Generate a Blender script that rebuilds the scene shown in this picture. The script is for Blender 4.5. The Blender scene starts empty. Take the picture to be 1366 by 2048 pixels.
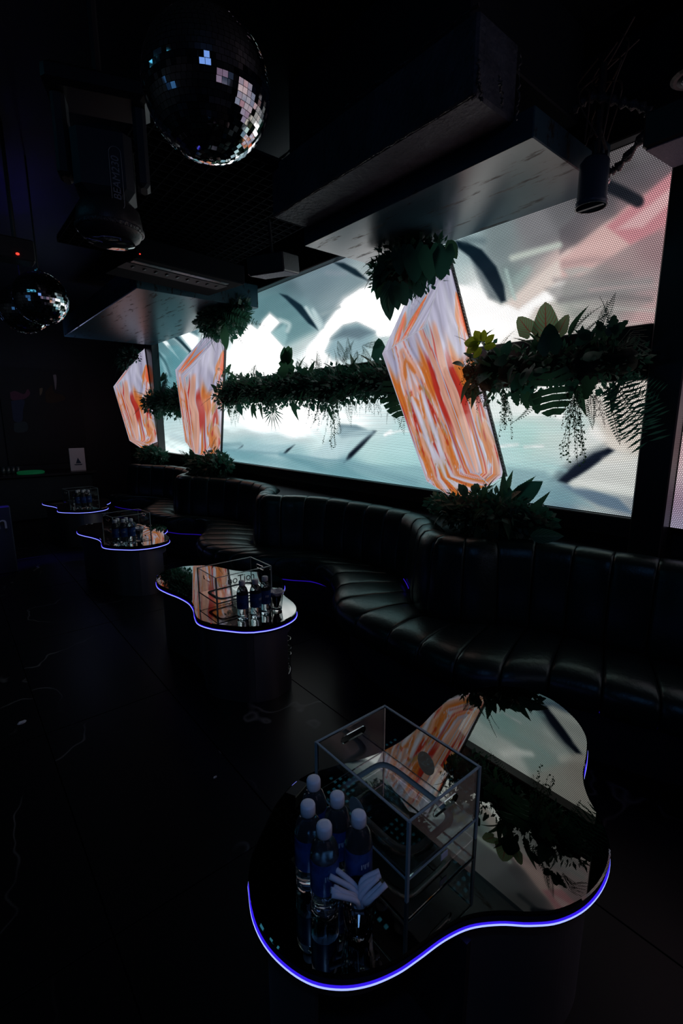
import bpy, bmesh, math, random
import numpy as np
from mathutils import Vector, Matrix, noise as mnoise
sc = bpy.context.scene
COL = sc.collection
PI = math.pi
random.seed(7)
R = random.random
def U(a, b): return a + (b - a) * R()

# ------------------------------------------------------------------ camera, world, light, exposure
FPX, PITCH, YAW, CAMH = 950.0, math.radians(10.96), math.radians(39.7), 1.5
cd = bpy.data.cameras.new('camera'); cam = bpy.data.objects.new('camera', cd); COL.objects.link(cam)
cd.sensor_fit = 'VERTICAL'; cd.sensor_height = 24.0; cd.lens = 24.0 * FPX / 2048.0
cd.clip_start = 0.02; cd.clip_end = 100
cam.location = (0, 0, CAMH); cam.rotation_euler = (PI / 2 - PITCH, 0, -YAW)
sc.camera = cam
w = bpy.data.worlds.new('world'); sc.world = w; w.use_nodes = True
w.node_tree.nodes['Background'].inputs[0].default_value = (0.10, 0.16, 0.30, 1)
w.node_tree.nodes['Background'].inputs[1].default_value = 0.004
sc.view_settings.view_transform = 'Standard'; sc.view_settings.look = 'None'
sc.view_settings.exposure = 0.0; sc.view_settings.gamma = 1.0; sc.view_settings.use_curve_mapping = False
sc.cycles.max_bounces = 8; sc.cycles.transmission_bounces = 8; sc.cycles.transparent_max_bounces = 12
sc.cycles.caustics_reflective = False; sc.cycles.caustics_refractive = False
sc.cycles.sample_clamp_indirect = 4.0
def lamp(name, typ, loc, power, color, size=0.1, rot=None, spot=None, sy=None):
    l = bpy.data.lights.new(name, typ); l.energy = power; l.color = color
    o = bpy.data.objects.new(name, l); COL.objects.link(o); o.location = loc
    if typ == 'AREA':
        l.size = size
        if sy: l.shape = 'RECTANGLE'; l.size_y = sy
    elif typ in ('POINT', 'SPOT'): l.shadow_soft_size = size
    if typ == 'SPOT': l.spot_size = spot or 1.0; l.spot_blend = 1.0
    if rot: o.rotation_euler = rot
    return o
# unseen blue fill lamp added above and behind the camera
lamp('fill_wash', 'AREA', (-0.7, -0.9, 2.9), 2.2, (0.22, 0.42, 1.0), 0.9, (0.5, -0.45, 0))
lamp('table_fill_spot', 'SPOT', (-0.35, -0.45, 2.95), 26.0, (0.22, 0.45, 1.0), 0.08, (Vector((-.35, -.45, 2.95)) - Vector((.72, .70, .5))).to_track_quat('Z', 'Y').to_euler(), 0.42)  # added spot without a fixture, brightens the bottles on the near table
lamp('bar_fill', 'POINT', (1.3, 7.6, 2.35), 1.6, (0.45, 0.55, 1.0), 0.08)  # point light added so the mural and bar sign show up
lamp('floor_glow_spot', 'SPOT', (0.66, 5.25, 3.1), 480.0, (0.08, 0.03, 1.0), 0.05, (0, 0, 0), 0.62)  # added spot, stands in for violet light mirrored in the floor

# ------------------------------------------------------------------ photograph geometry (plane lookups)
cs, sn, ca, sa = math.cos(PITCH), math.sin(PITCH), math.cos(YAW), math.sin(YAW)
def ray(px, py):
    x = px - 683.0; y = py - 1024.0
    dn = y * cs + FPX * sn; fw = FPX * cs - y * sn
    return Vector((fw * sa + x * ca, fw * ca - x * sa, -dn))
def onX(px, py, X): r = ray(px, py); return Vector((0, 0, CAMH)) + r * (X / r.x)
def onY(px, py, Y): r = ray(px, py); return Vector((0, 0, CAMH)) + r * (Y / r.y)
def onZ(px, py, Z): r = ray(px, py); return Vector((0, 0, CAMH)) + r * ((Z - CAMH) / r.z)
def proj(Xa, Ya, Za):
    Z = Za - CAMH; fw = Xa * sa + Ya * ca; lat = Xa * ca - Ya * sa
    cz = fw * cs - Z * sn; up = fw * sn + Z * cs
    return 683 + FPX * lat / cz, 1024 - FPX * up / cz

# ------------------------------------------------------------------ materials
def lin(c):
    return tuple(((v / 255.0) / 12.92 if v / 255.0 <= 0.04045 else ((v / 255.0 + 0.055) / 1.055) ** 2.4) for v in c)
def mat(name, base=(0.1, 0.1, 0.1), rough=0.5, metal=0.0, spec=0.5, emit=None, estr=0.0, trans=0.0, ior=1.45, coat=0.0, noise=None, bump=None):
    m = bpy.data.materials.new(name); m.use_nodes = True
    nt = m.node_tree; b = nt.nodes['Principled BSDF']
    b.inputs['Base Color'].default_value = (*base, 1); b.inputs['Roughness'].default_value = rough
    b.inputs['Metallic'].default_value = metal; b.inputs['Specular IOR Level'].default_value = spec
    b.inputs['Transmission Weight'].default_value = trans; b.inputs['IOR'].default_value = ior
    b.inputs['Coat Weight'].default_value = coat
    if emit: b.inputs['Emission Color'].default_value = (*emit, 1); b.inputs['Emission Strength'].default_value = estr
    tc = nt.nodes.new('ShaderNodeTexCoord')
    if noise:   # (scale, second colour, contrast)
        n = nt.nodes.new('ShaderNodeTexNoise'); n.inputs['Scale'].default_value = noise[0]; n.inputs['Detail'].default_value = 5
        nt.links.new(tc.outputs['Object'], n.inputs['Vector'])
        cr = nt.nodes.new('ShaderNodeValToRGB'); cr.color_ramp.elements[0].position = 0.5 - noise[2]; cr.color_ramp.elements[1].position = 0.5 + noise[2]
        cr.color_ramp.elements[0].color = (*base, 1); cr.color_ramp.elements[1].color = (*noise[1], 1)
        nt.links.new(n.outputs['Fac'], cr.inputs[0]); nt.links.new(cr.outputs[0], b.inputs['Base Color'])
    if bump:    # (scale, strength)
        n = nt.nodes.new('ShaderNodeTexNoise'); n.inputs['Scale'].default_value = bump[0]; n.inputs['Detail'].default_value = 4
        nt.links.new(tc.outputs['Object'], n.inputs['Vector'])
        bp = nt.nodes.new('ShaderNodeBump'); bp.inputs['Strength'].default_value = bump[1]; bp.inputs['Distance'].default_value = 0.01
        nt.links.new(n.outputs['Fac'], bp.inputs['Height']); nt.links.new(bp.outputs[0], b.inputs['Normal'])
    return m
M = {}
M['black'] = mat('black_paint', (0.009, 0.016, 0.024), 0.6, noise=(3, (0.013, 0.022, 0.032), .2))
M['black_gloss'] = mat('black_gloss', (0.008, 0.008, 0.01), 0.3, noise=(4, (0.012, 0.012, 0.015), .2))
M['plastic'] = mat('black_plastic', (0.02, 0.021, 0.024), 0.4, bump=(60, .1))
M['wall'] = mat('wall_paint', (0.012, 0.020, 0.030), 0.55, noise=(2, (0.016, 0.026, 0.038), .2))
M['leather'] = mat('black_leather', (0.006, 0.013, 0.014), 0.32, spec=0.75, bump=(55, .12)); M['leather'].node_tree.nodes['Principled BSDF'].inputs['Specular Tint'].default_value = (.62, 1, .98, 1)
M['steel'] = mat('dark_steel', (0.58, 0.54, 0.55), 0.42, 1.0, noise=(2, (0.42, 0.41, 0.42), .2))
M['mirrortop'] = mat('smoked_mirror', (0.078, 0.100, 0.090), 0.012, 1.0, coat=1.0, noise=(1.5, (0.085, 0.108, 0.097), .3)); M['mirrortop'].node_tree.nodes['Principled BSDF'].inputs['Coat Roughness'].default_value = .01; M['mirrortop'].node_tree.nodes['Principled BSDF'].inputs['Coat IOR'].default_value = 1.6
M['cavity'] = mat('dark_cabinet_lining', (0.01, 0.01, 0.012), 0.35, noise=(3, (.014, .014, .016), .2))
M['chrome'] = mat('chrome', (0.6, 0.62, 0.65), 0.12, 1.0)
M['led'] = mat('blue_led_glow', (0.1, 0.1, 0.3), 0.4, emit=(0.035, 0.008, 0.9), estr=.9)  # glow beside the strip core, put in as emissive colour
M['ledcore'] = mat('led_strip_core', (0.1, 0.1, 0.3), 0.4, emit=(0.34, 0.42, 1.0), estr=1.3)
M['ledfar'] = mat('violet_led_strip', (0.1, 0.1, 0.3), 0.4, emit=(0.05, 0.01, 1.0), estr=0.3)
M['redled'] = mat('red_indicator', (0.1, 0, 0), 0.4, emit=(1.0, 0.05, 0.03), estr=1.6)
M['glass'] = mat('clear_glass', (1, 1, 1), 0.0, trans=1.0, ior=1.45)
M['water'] = mat('water_filled_plastic', (0.75, 0.88, 0.96), 0.02, trans=.97, ior=1.33)
M['cap'] = mat('white_cap', (0.62, 0.66, 0.72), 0.45, bump=(40, .1))
M['label'] = mat('blue_label', (0.012, 0.035, 0.14), 0.3, noise=(30, (0.03, 0.09, 0.30), .12))
M['labelprint'] = mat('white_print', (0.45, 0.5, 0.6), 0.5)
M['paper'] = mat('white_paper_roll', (0.60, 0.62, 0.70), 0.7, bump=(80, .2))
M['straw'] = M['paper']
M['edge'] = mat('polished_acrylic_edge', (0.50, 0.64, 0.68), 0.3, trans=0.55, ior=1.2)
M['frost'] = mat('frosted_ring', (0.50, 0.68, 0.74), 0.5, trans=0.7, ior=1.15)
M['dimsign'] = mat('pale_sign_board', (0.62, 0.64, 0.72), 0.6)
M['textdim'] = mat('grey_print', (0.22, 0.24, 0.26), 0.5)
M['textdark'] = mat('black_print', (0.004, 0.004, 0.005), 0.7)
M['core'] = mat('garland_blocking_core', (0.006, 0.014, 0.010), 0.9, noise=(20, (0.012, 0.025, 0.012), .2), bump=(30, .8))  # dark opaque core added inside the foliage to block light
M['wood'] = mat('brown_stem', (0.03, 0.02, 0.012), 0.8)
M['cable'] = mat('bronze_cable', (0.10, 0.06, 0.04), 0.5)
M['lampgrey'] = mat('grey_blue_lamp_paint', (.05, .075, .11), .35, noise=(6, (.06, .09, .13), .2))
M['slat'] = mat('matt_black_slat', (.004, .006, .009), .9, spec=.1)
M['tape'] = mat('glossy_tape_edge', (0.05, 0.055, 0.06), 0.25, bump=(70, 1.0))
M['seam'] = mat('white_corner_seam', (0.5, 0.5, 0.55), 0.4, emit=(0.62, 0.62, 0.74), estr=0.55)
M['green_disc'] = mat('green_lamp_face', (0, 0.1, 0.05), 0.4, emit=(0.01, 0.22, 0.08), estr=0.12)
M['letter'] = mat('dim_letter', (0.05, 0.05, 0.07), 0.5, emit=(0.1, 0.12, 0.2), estr=0.12)
M['lens'] = mat('lens_glass', (0.05, 0.07, 0.08), 0.05, 0.3, coat=1.0)
def leafmat(name, c1, c2, vein=None, tr=0.35, rough=0.45):
    m = bpy.data.materials.new(name); m.use_nodes = True; nt = m.node_tree; nt.nodes.clear()
    out = nt.nodes.new('ShaderNodeOutputMaterial'); mix = nt.nodes.new('ShaderNodeMixShader'); mix.inputs[0].default_value = tr
    p = nt.nodes.new('ShaderNodeBsdfPrincipled'); p.inputs['Roughness'].default_value = rough; t = nt.nodes.new('ShaderNodeBsdfTranslucent')
    oi = nt.nodes.new('ShaderNodeObjectInfo'); tc = nt.nodes.new('ShaderNodeTexCoord')
    n = nt.nodes.new('ShaderNodeTexNoise'); n.inputs['Scale'].default_value = 9; nt.links.new(tc.outputs['Object'], n.inputs['Vector'])
    ad = nt.nodes.new('ShaderNodeMath'); ad.operation = 'MULTIPLY_ADD'; ad.inputs[1].default_value = 0.5
    nt.links.new(oi.outputs['Random'], ad.inputs[0]); 
    sb = nt.nodes.new('ShaderNodeMath'); sb.operation = 'SUBTRACT'; sb.inputs[1].default_value = 0.25
    nt.links.new(n.outputs['Fac'], sb.inputs[0]); nt.links.new(sb.outputs[0], ad.inputs[2])
    mc = nt.nodes.new('ShaderNodeMix'); mc.data_type = 'RGBA'; mc.inputs[6].default_value = (*c1, 1); mc.inputs[7].default_value = (*c2, 1)
    nt.links.new(ad.outputs[0], mc.inputs[0]); col = mc.outputs[2]
    if vein:   # veins by the leaf's own UV: (colour, width)
        uv = nt.nodes.new('ShaderNodeUVMap'); sx = nt.nodes.new('ShaderNodeSeparateXYZ'); nt.links.new(uv.outputs[0], sx.inputs[0])
        a = nt.nodes.new('ShaderNodeMath'); a.operation = 'ABSOLUTE'; nt.links.new(sx.outputs[0], a.inputs[0])
        # side veins: stripes of (v*k - |u|*1.2)
        s1 = nt.nodes.new('ShaderNodeMath'); s1.operation = 'MULTIPLY_ADD'; s1.inputs[1].default_value = -0.45
        nt.links.new(a.outputs[0], s1.inputs[0]); nt.links.new(sx.outputs[1], s1.inputs[2])
        s2 = nt.nodes.new('ShaderNodeMath'); s2.operation = 'MULTIPLY'; s2.inputs[1].default_value = 7.0; nt.links.new(s1.outputs[0], s2.inputs[0])
        s3 = nt.nodes.new('ShaderNodeMath'); s3.operation = 'PINGPONG'; s3.inputs[1].default_value = 0.5; nt.links.new(s2.outputs[0], s3.inputs[0])
        s4 = nt.nodes.new('ShaderNodeMath'); s4.operation = 'LESS_THAN'; s4.inputs[1].default_value = vein[1] * 1.2; nt.links.new(s3.outputs[0], s4.inputs[0])
        s5 = nt.nodes.new('ShaderNodeMath'); s5.operation = 'LESS_THAN'; s5.inputs[1].default_value = vein[1] * 0.8; nt.links.new(a.outputs[0], s5.inputs[0])
        s6 = nt.nodes.new('ShaderNodeMath'); s6.operation = 'MAXIMUM'; nt.links.new(s4.outputs[0], s6.inputs[0]); nt.links.new(s5.outputs[0], s6.inputs[1])
        s7 = nt.nodes.new('ShaderNodeMath'); s7.operation = 'MULTIPLY'; s7.inputs[1].default_value = 0.8; nt.links.new(s6.outputs[0], s7.inputs[0])
        m2 = nt.nodes.new('ShaderNodeMix'); m2.data_type = 'RGBA'; nt.links.new(s7.outputs[0], m2.inputs[0]); nt.links.new(col, m2.inputs[6]); m2.inputs[7].default_value = (*vein[0], 1); col = m2.outputs[2]
    nt.links.new(col, p.inputs['Base Color']); nt.links.new(col, t.inputs['Color'])
    nt.links.new(p.outputs[0], mix.inputs[1]); nt.links.new(t.outputs[0], mix.inputs[2]); nt.links.new(mix.outputs[0], out.inputs[0])
    return m
M['leaf'] = leafmat('green_leaf', (0.025, 0.085, 0.055), (0.05, 0.14, 0.06), tr=.45)
M['leafdark'] = leafmat('dark_leaf', (0.018, 0.085, 0.062), (0.035, 0.13, 0.075), tr=.4)
M['leaflight'] = leafmat('yellow_green_leaf', (0.22, 0.33, 0.02), (0.36, 0.42, 0.03), vein=((.09, .13, .01), .05), tr=.7)
M['leafred'] = leafmat('red_veined_leaf', (0.22, 0.40, 0.22), (0.28, 0.48, 0.26), vein=((.42, .05, .05), .07), tr=.75)
M['leafvar'] = leafmat('variegated_leaf', (0.018, 0.09, 0.06), (0.03, 0.12, 0.07), vein=((.16, .26, .18), .05), tr=.3)
M['leafbrown'] = leafmat('rusty_leaf', (0.07, 0.04, 0.015), (0.10, 0.06, 0.02), tr=.4)

# ------------------------------------------------------------------ mesh helpers
class MB:
    def __init__(s): s.v = []; s.f = []; s.uv = None
    def add(s, vs, fs):
        o = len(s.v); s.v.extend([tuple(p) for p in vs]); s.f.extend([tuple(i + o for i in f) for f in fs]); return s
    def box(s, a, b, Mx=None):
        x0, y0, z0 = a; x1, y1, z1 = b
        vs = [Vector(p) for p in ((x0, y0, z0), (x1, y0, z0), (x1, y1, z0), (x0, y1, z0), (x0, y0, z1), (x1, y0, z1), (x1, y1, z1), (x0, y1, z1))]
        if Mx: vs = [Mx @ p for p in vs]
        return s.add(vs, [(0, 3, 2, 1), (4, 5, 6, 7), (0, 1, 5, 4), (1, 2, 6, 5), (2, 3, 7, 6), (3, 0, 4, 7)])
    def bbox(s, a, b, bev=0.01, Mx=None):      # box with chamfered vertical and horizontal edges
        x0, y0, z0 = a; x1, y1, z1 = b; e = bev; rings = []
        for z, i in ((z0, e), (z0 + e, 0), (z1 - e, 0), (z1, e)):
            rings.append([Vector(p) for p in ((x0 + i + e, y0 + i, z), (x1 - i - e, y0 + i, z), (x1 - i, y0 + i + e, z), (x1 - i, y1 - i - e, z),
                         (x1 - i - e, y1 - i, z), (x0 + i + e, y1 - i, z), (x0 + i, y1 - i - e, z), (x0 + i, y0 + i + e, z))])
        if Mx: rings = [[Mx @ p for p in r] for r in rings]
        return s.loft(rings, True, True)
    def loft(s, rings, cap0=False, cap1=False, closed=True):
        n = len(rings[0]); vs = [p for r in rings for p in r]; fs = []
        for k in range(len(rings) - 1):
            for i in range(n if closed else n - 1):
                j = (i + 1) % n; fs.append((k * n + i, k * n + j, (k + 1) * n + j, (k + 1) * n + i))
        if cap0: fs.append(tuple(reversed(range(n))))
        if cap1: fs.append(tuple((len(rings) - 1) * n + i for i in range(n)))
        return s.add(vs, fs)
    def tube(s, pts, r, n=8, cap=True):
        pts = [Vector(p) for p in pts]; rings = []; up = None
        for i, p in enumerate(pts):
            d = (pts[min(i + 1, len(pts) - 1)] - pts[max(i - 1, 0)]).normalized()
            if up is None: up = Vector((0, 0, 1)) if abs(d.z) < .9 else Vector((1, 0, 0))
            a = d.cross(up).normalized(); b = a.cross(d).normalized(); up = b
            rr = r[i] if isinstance(r, (list, tuple)) else r
            rings.append([p + (a * math.cos(2 * PI * k / n) + b * math.sin(2 * PI * k / n)) * rr for k in range(n)])
        return s.loft(rings, cap, cap)
    def lathe(s, prof, n=24, c=(0, 0, 0), fn=None, cap0=True, cap1=True):
        rings = []
        for r, z in prof:
            rings.append([Vector((c[0] + r * (fn(2 * PI * k / n, z) if fn else 1) * math.cos(2 * PI * k / n), c[1] + r * (fn(2 * PI * k / n, z) if fn else 1) * math.sin(2 * PI * k / n), c[2] + z)) for k in range(n)])
        return s.loft(rings, cap0, cap1)
    def mesh(s, name, m, smooth=False):
        me = bpy.data.meshes.new(name); me.from_pydata(s.v, [], s.f); me.update()
        if m: me.materials.append(m)
        if smooth: me.polygons.foreach_set('use_smooth', [True] * len(me.polygons))
        if s.uv:
            ul = me.uv_layers.new(name='UVMap')
            for l in me.loops: ul.data[l.index].uv = s.uv[l.vertex_index]
        return me
    def build(s, name, m, parent=None, smooth=False):
        return link(name, s.mesh(name, m, smooth), parent)
def link(name, data, parent=None, loc=None, rot=None, mtx=None):
    o = bpy.data.objects.new(name, data); COL.objects.link(o)
    if parent: o.parent = parent
    if mtx is not None: o.matrix_local = mtx
    if loc: o.location = loc
    if rot: o.rotation_euler = rot
    return o
def tag(o, label=None, cat=None, group=None, kind=None):
    if label: o['label'] = label
    if cat: o['category'] = cat
    if group: o['group'] = group
    if kind: o['kind'] = kind
    return o
def thing(name, label, cat, loc=(0, 0, 0), rz=0, group=None):
    o = bpy.data.objects.new(name, None); COL.objects.link(o); o.location = loc; o.rotation_euler = (0, 0, rz)
    o.empty_display_size = .1
    return tag(o, label, cat, group)
def struct(o): o['kind'] = 'structure'; return o
def dup(root, loc, rz=0, label=None, group=None):
    r = root.copy(); COL.objects.link(r); r.location = loc; r.rotation_euler = (0, 0, rz)
    if label: r['label'] = label
    if group: r['group'] = group
    for ch in list(root.children):
        c = ch.copy(); COL.objects.link(c); c.parent = r
        for g in list(ch.children):
            d = g.copy(); COL.objects.link(d); d.parent = c
    return r
def text(name, body, size, m, parent, mtx, ext=0.0006, shear=0.0):
    c = bpy.data.curves.new(name, 'FONT'); c.body = body; c.size = size; c.extrude = ext; c.shear = shear
    c.align_x = 'CENTER'; c.align_y = 'CENTER'; c.materials.append(m)
    t_ = bpy.data.objects.new('tmp', c); me = bpy.data.meshes.new_from_object(t_); bpy.data.objects.remove(t_); me.materials.clear(); me.materials.append(m)
    return link(name, me, parent, mtx=mtx)
def frame(o, x, y, z):   # matrix from three axes
    return Matrix(((x[0], y[0], z[0], o[0]), (x[1], y[1], z[1], o[1]), (x[2], y[2], z[2], o[2]), (0, 0, 0, 1)))

def cr(pts, n):      # Catmull-Rom
    P = [Vector((*p, 0)) if len(p) == 2 else Vector(p) for p in pts]; out = []
    P = [P[0] * 2 - P[1]] + P + [P[-1] * 2 - P[-2]]
    for i in range(1, len(P) - 2):
        for k in range(n):
            t = k / n; a, b, c, d = P[i - 1], P[i], P[i + 1], P[i + 2]
            out.append(.5 * ((2 * b) + (c - a) * t + (2 * a - 5 * b + 4 * c - d) * t * t + (3 * b - a - 3 * c + d) * t ** 3))
    out.append(P[-2]); return out

# ------------------------------------------------------------------ the room
WX, X0, Y0, Y1, HC = 2.76, -3.2, -2.6, 9.7, 3.30
struct(MB().box((X0, Y0, -.08), (WX + .2, Y1, -.012)).build('floor', M['black']))
floor = bpy.data.objects['floor']
def marble():
    m = bpy.data.materials.new('black_marble'); m.use_nodes = True; nt = m.node_tree; b = nt.nodes['Principled BSDF']
    tc = nt.nodes.new('ShaderNodeTexCoord'); oi = nt.nodes.new('ShaderNodeObjectInfo')
    ad = nt.nodes.new('ShaderNodeVectorMath'); ad.operation = 'MULTIPLY_ADD'; ad.inputs[1].default_value = (1, 1, 1)
    sc_ = nt.nodes.new('ShaderNodeVectorMath'); sc_.operation = 'SCALE'; sc_.inputs['Scale'].default_value = 1.0
    nt.links.new(oi.outputs['Location'], sc_.inputs[0]); nt.links.new(tc.outputs['Object'], ad.inputs[0]); nt.links.new(sc_.outputs[0], ad.inputs[2])
    rnd = nt.nodes.new('ShaderNodeVectorMath'); rnd.operation = 'ADD'; nt.links.new(ad.outputs[0], rnd.inputs[0]); nt.links.new(oi.outputs['Random'], rnd.inputs[1])
    w1 = nt.nodes.new('ShaderNodeTexNoise'); w1.inputs['Scale'].default_value = .8; w1.inputs['Detail'].default_value = 4; w1.inputs['Roughness'].default_value = .5
    nt.links.new(rnd.outputs[0], w1.inputs['Vector'])
    sub = nt.nodes.new('ShaderNodeMath'); sub.operation = 'SUBTRACT'; sub.inputs[1].default_value = .5; nt.links.new(w1.outputs['Fac'], sub.inputs[0])
    ab = nt.nodes.new('ShaderNodeMath'); ab.operation = 'ABSOLUTE'; nt.links.new(sub.outputs[0], ab.inputs[0])
    r1 = nt.nodes.new('ShaderNodeValToRGB'); r1.color_ramp.elements[0].color = (1, 1, 1, 1); r1.color_ramp.elements[1].color = (0, 0, 0, 1)
    r1.color_ramp.elements[0].position = 0.0; r1.color_ramp.elements[1].position = .0035; nt.links.new(ab.outputs[0], r1.inputs[0])
    w2 = nt.nodes.new('ShaderNodeTexNoise'); w2.inputs['Scale'].default_value = 1.6; w2.inputs['Detail'].default_value = 2; nt.links.new(tc.outputs['Object'], w2.inputs['Vector'])
    r2 = nt.nodes.new('ShaderNodeValToRGB'); r2.color_ramp.elements[0].position = .42; r2.color_ramp.elements[1].position = .56; nt.links.new(w2.outputs['Fac'], r2.inputs[0])
    mu = nt.nodes.new('ShaderNodeMath'); mu.operation = 'MULTIPLY'; nt.links.new(r1.outputs[0], mu.inputs[0]); nt.links.new(r2.outputs[0], mu.inputs[1])
    mc = nt.nodes.new('ShaderNodeMix'); mc.data_type = 'RGBA'; mc.inputs[6].default_value = (.006, .0065, .008, 1); mc.inputs[7].default_value = (.13, .13, .13, 1)
    nt.links.new(mu.outputs[0], mc.inputs[0]); nt.links.new(mc.outputs[2], b.inputs['Base Color'])
    b.inputs['Roughness'].default_value = .34; b.inputs['Specular IOR Level'].default_value = .13
    return m
M['marble'] = marble()
TX, TY = .6, 1.2
tile = MB().bbox((.002, .002, -.012), (TX - .002, TY - .002, 0), .0012).mesh('tile', M['marble'])
for i in range(-3, 5):
    for j in range(-1, 9):
        link('floor_tile', tile, floor, loc=(.21 + i * TX, 1.31 + (j - 1) * TY - (.0 if i % 2 else .0), 0))
struct(MB().box((WX, Y0, 0), (WX + .2, Y1, HC)).build('wall_right', M['wall']))
struct(MB().box((X0, Y1, 0), (WX + .2, Y1 + .2, HC)).build('wall_back', M['wall']))
struct(MB().box((X0 - .2, Y0, 0), (X0, Y1, HC)).build('wall_left', M['wall']))
struct(MB().box((X0, Y0 - .2, 0), (WX + .2, Y0, HC)).build('wall_front', M['wall']))
struct(MB().box((X0, Y0, HC), (WX + .2, Y1, HC + .2)).build('ceiling', M['black']))

# ------------------------------------------------------------------ LED screens
def vnoise(x, y, seed=0):
    xi = np.floor(x).astype(int); yi = np.floor(y).astype(int); fx = x - xi; fy = y - yi
    fx = fx * fx * (3 - 2 * fx); fy = fy * fy * (3 - 2 * fy)
    def h(a, b):
        n = (a * 374761393 + b * 668265263 + seed * 974634777) & 0x7fffffff
        n = ((n ^ (n >> 13)) * 1274126177) & 0x7fffffff
        return ((n ^ (n >> 16)) & 0xffff) / 65535.0
    return (h(xi, yi) * (1 - fx) + h(xi + 1, yi) * fx) * (1 - fy) + (h(xi, yi + 1) * (1 - fx) + h(xi + 1, yi + 1) * fx) * fy
SAMPLES = [ # picture on the screen: x, y, r, g, b  (looked up on the screen's own surface)
 (330,690,90,130,140),(330,725,110,165,175),(360,665,120,160,170),(385,690,215,240,242),(345,780,120,178,188),(360,742,90,150,160),(385,760,110,170,178),(400,640,120,160,168),
 (335,850,205,238,242),(340,890,235,252,252),(380,850,215,242,245),(480,600,80,125,135),(500,642,110,152,158),(530,602,110,145,150),(560,582,92,128,138),(590,562,98,118,128),
 (640,562,118,140,152),(660,540,122,136,150),(700,562,150,176,182),(610,640,150,192,196),(575,660,128,172,175),(600,610,118,150,160),(480,680,255,255,255),(520,710,255,255,255),(560,725,248,252,252),
 (450,640,120,170,178),(450,660,200,225,228),(650,632,205,225,228),(672,610,250,252,252),(700,592,255,255,255),(750,582,255,255,255),(780,620,255,255,252),(795,650,245,250,250),(620,700,250,252,252),
 (590,690,195,220,222),(740,550,150,168,172),(720,575,235,240,240),(700,660,150,172,178),(740,668,170,195,200),(715,700,195,230,235),(680,690,240,250,250),(640,720,250,255,255),(760,700,215,235,238),
 (460,850,238,252,252),(520,830,255,255,255),(600,840,255,255,255),(700,832,238,252,252),(760,840,228,248,250),(650,880,232,250,250),(740,905,205,240,240),(800,880,200,240,242),(840,930,190,236,238),
 (480,905,150,198,206),(540,905,215,242,246),(600,925,160,205,212),(700,945,140,192,200),(850,965,140,188,196),(650,900,215,245,248),(520,920,140,190,200),(440,895,190,225,230),(770,935,185,230,232),
 (930,500,165,188,192),(910,560,205,222,224),(930,620,255,255,255),(960,642,255,253,250),(1000,640,252,246,240),(960,585,245,248,246),(890,520,190,210,214),(950,560,225,232,232),
 (1030,560,122,146,146),(1050,522,150,154,155),(1080,482,130,130,134),(1150,442,108,108,112),(1000,500,130,145,148),(1020,600,180,190,186),(1190,400,88,86,88),
 (1100,560,205,200,194),(1060,595,242,228,222),(1120,535,236,206,200),(1200,472,226,190,186),(1280,412,212,162,162),(1340,372,202,136,146),(1340,420,190,140,146),(1080,570,240,218,212),
 (1160,560,190,180,176),(1200,562,150,140,140),(1250,522,170,150,150),(1300,500,160,132,136),(1310,600,176,150,152),(1280,640,186,160,160),(1200,622,172,170,166),(1100,622,226,216,208),(1150,600,155,158,152),(1130,585,170,185,178),(1050,642,240,235,228),
 (1230,335,92,88,90),(1300,312,108,104,108),(1270,360,80,78,82),(1320,330,100,96,100),(1240,590,140,135,134),(1280,560,170,150,152),
 (1020,800,226,240,236),(1060,800,240,240,236),(1120,850,206,230,226),(1050,870,185,226,222),(1010,900,200,236,236),(1100,890,215,236,230),(1150,900,226,232,228),(1250,800,226,215,206),(1270,862,220,210,200),(1250,950,212,215,210),
 (1180,960,218,226,220),(1070,962,190,226,226),(1100,930,185,218,220),(1060,1005,130,166,176),(1130,1000,118,145,160),(1200,1012,150,166,170),(1260,1010,162,168,172),(1220,985,195,206,206),(1190,990,205,212,208),(1250,1030,140,150,158),
 (1030,770,235,240,236),(1200,780,228,222,214),(960,760,220,235,235),(860,700,240,245,245),(840,600,250,250,250)]
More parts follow.
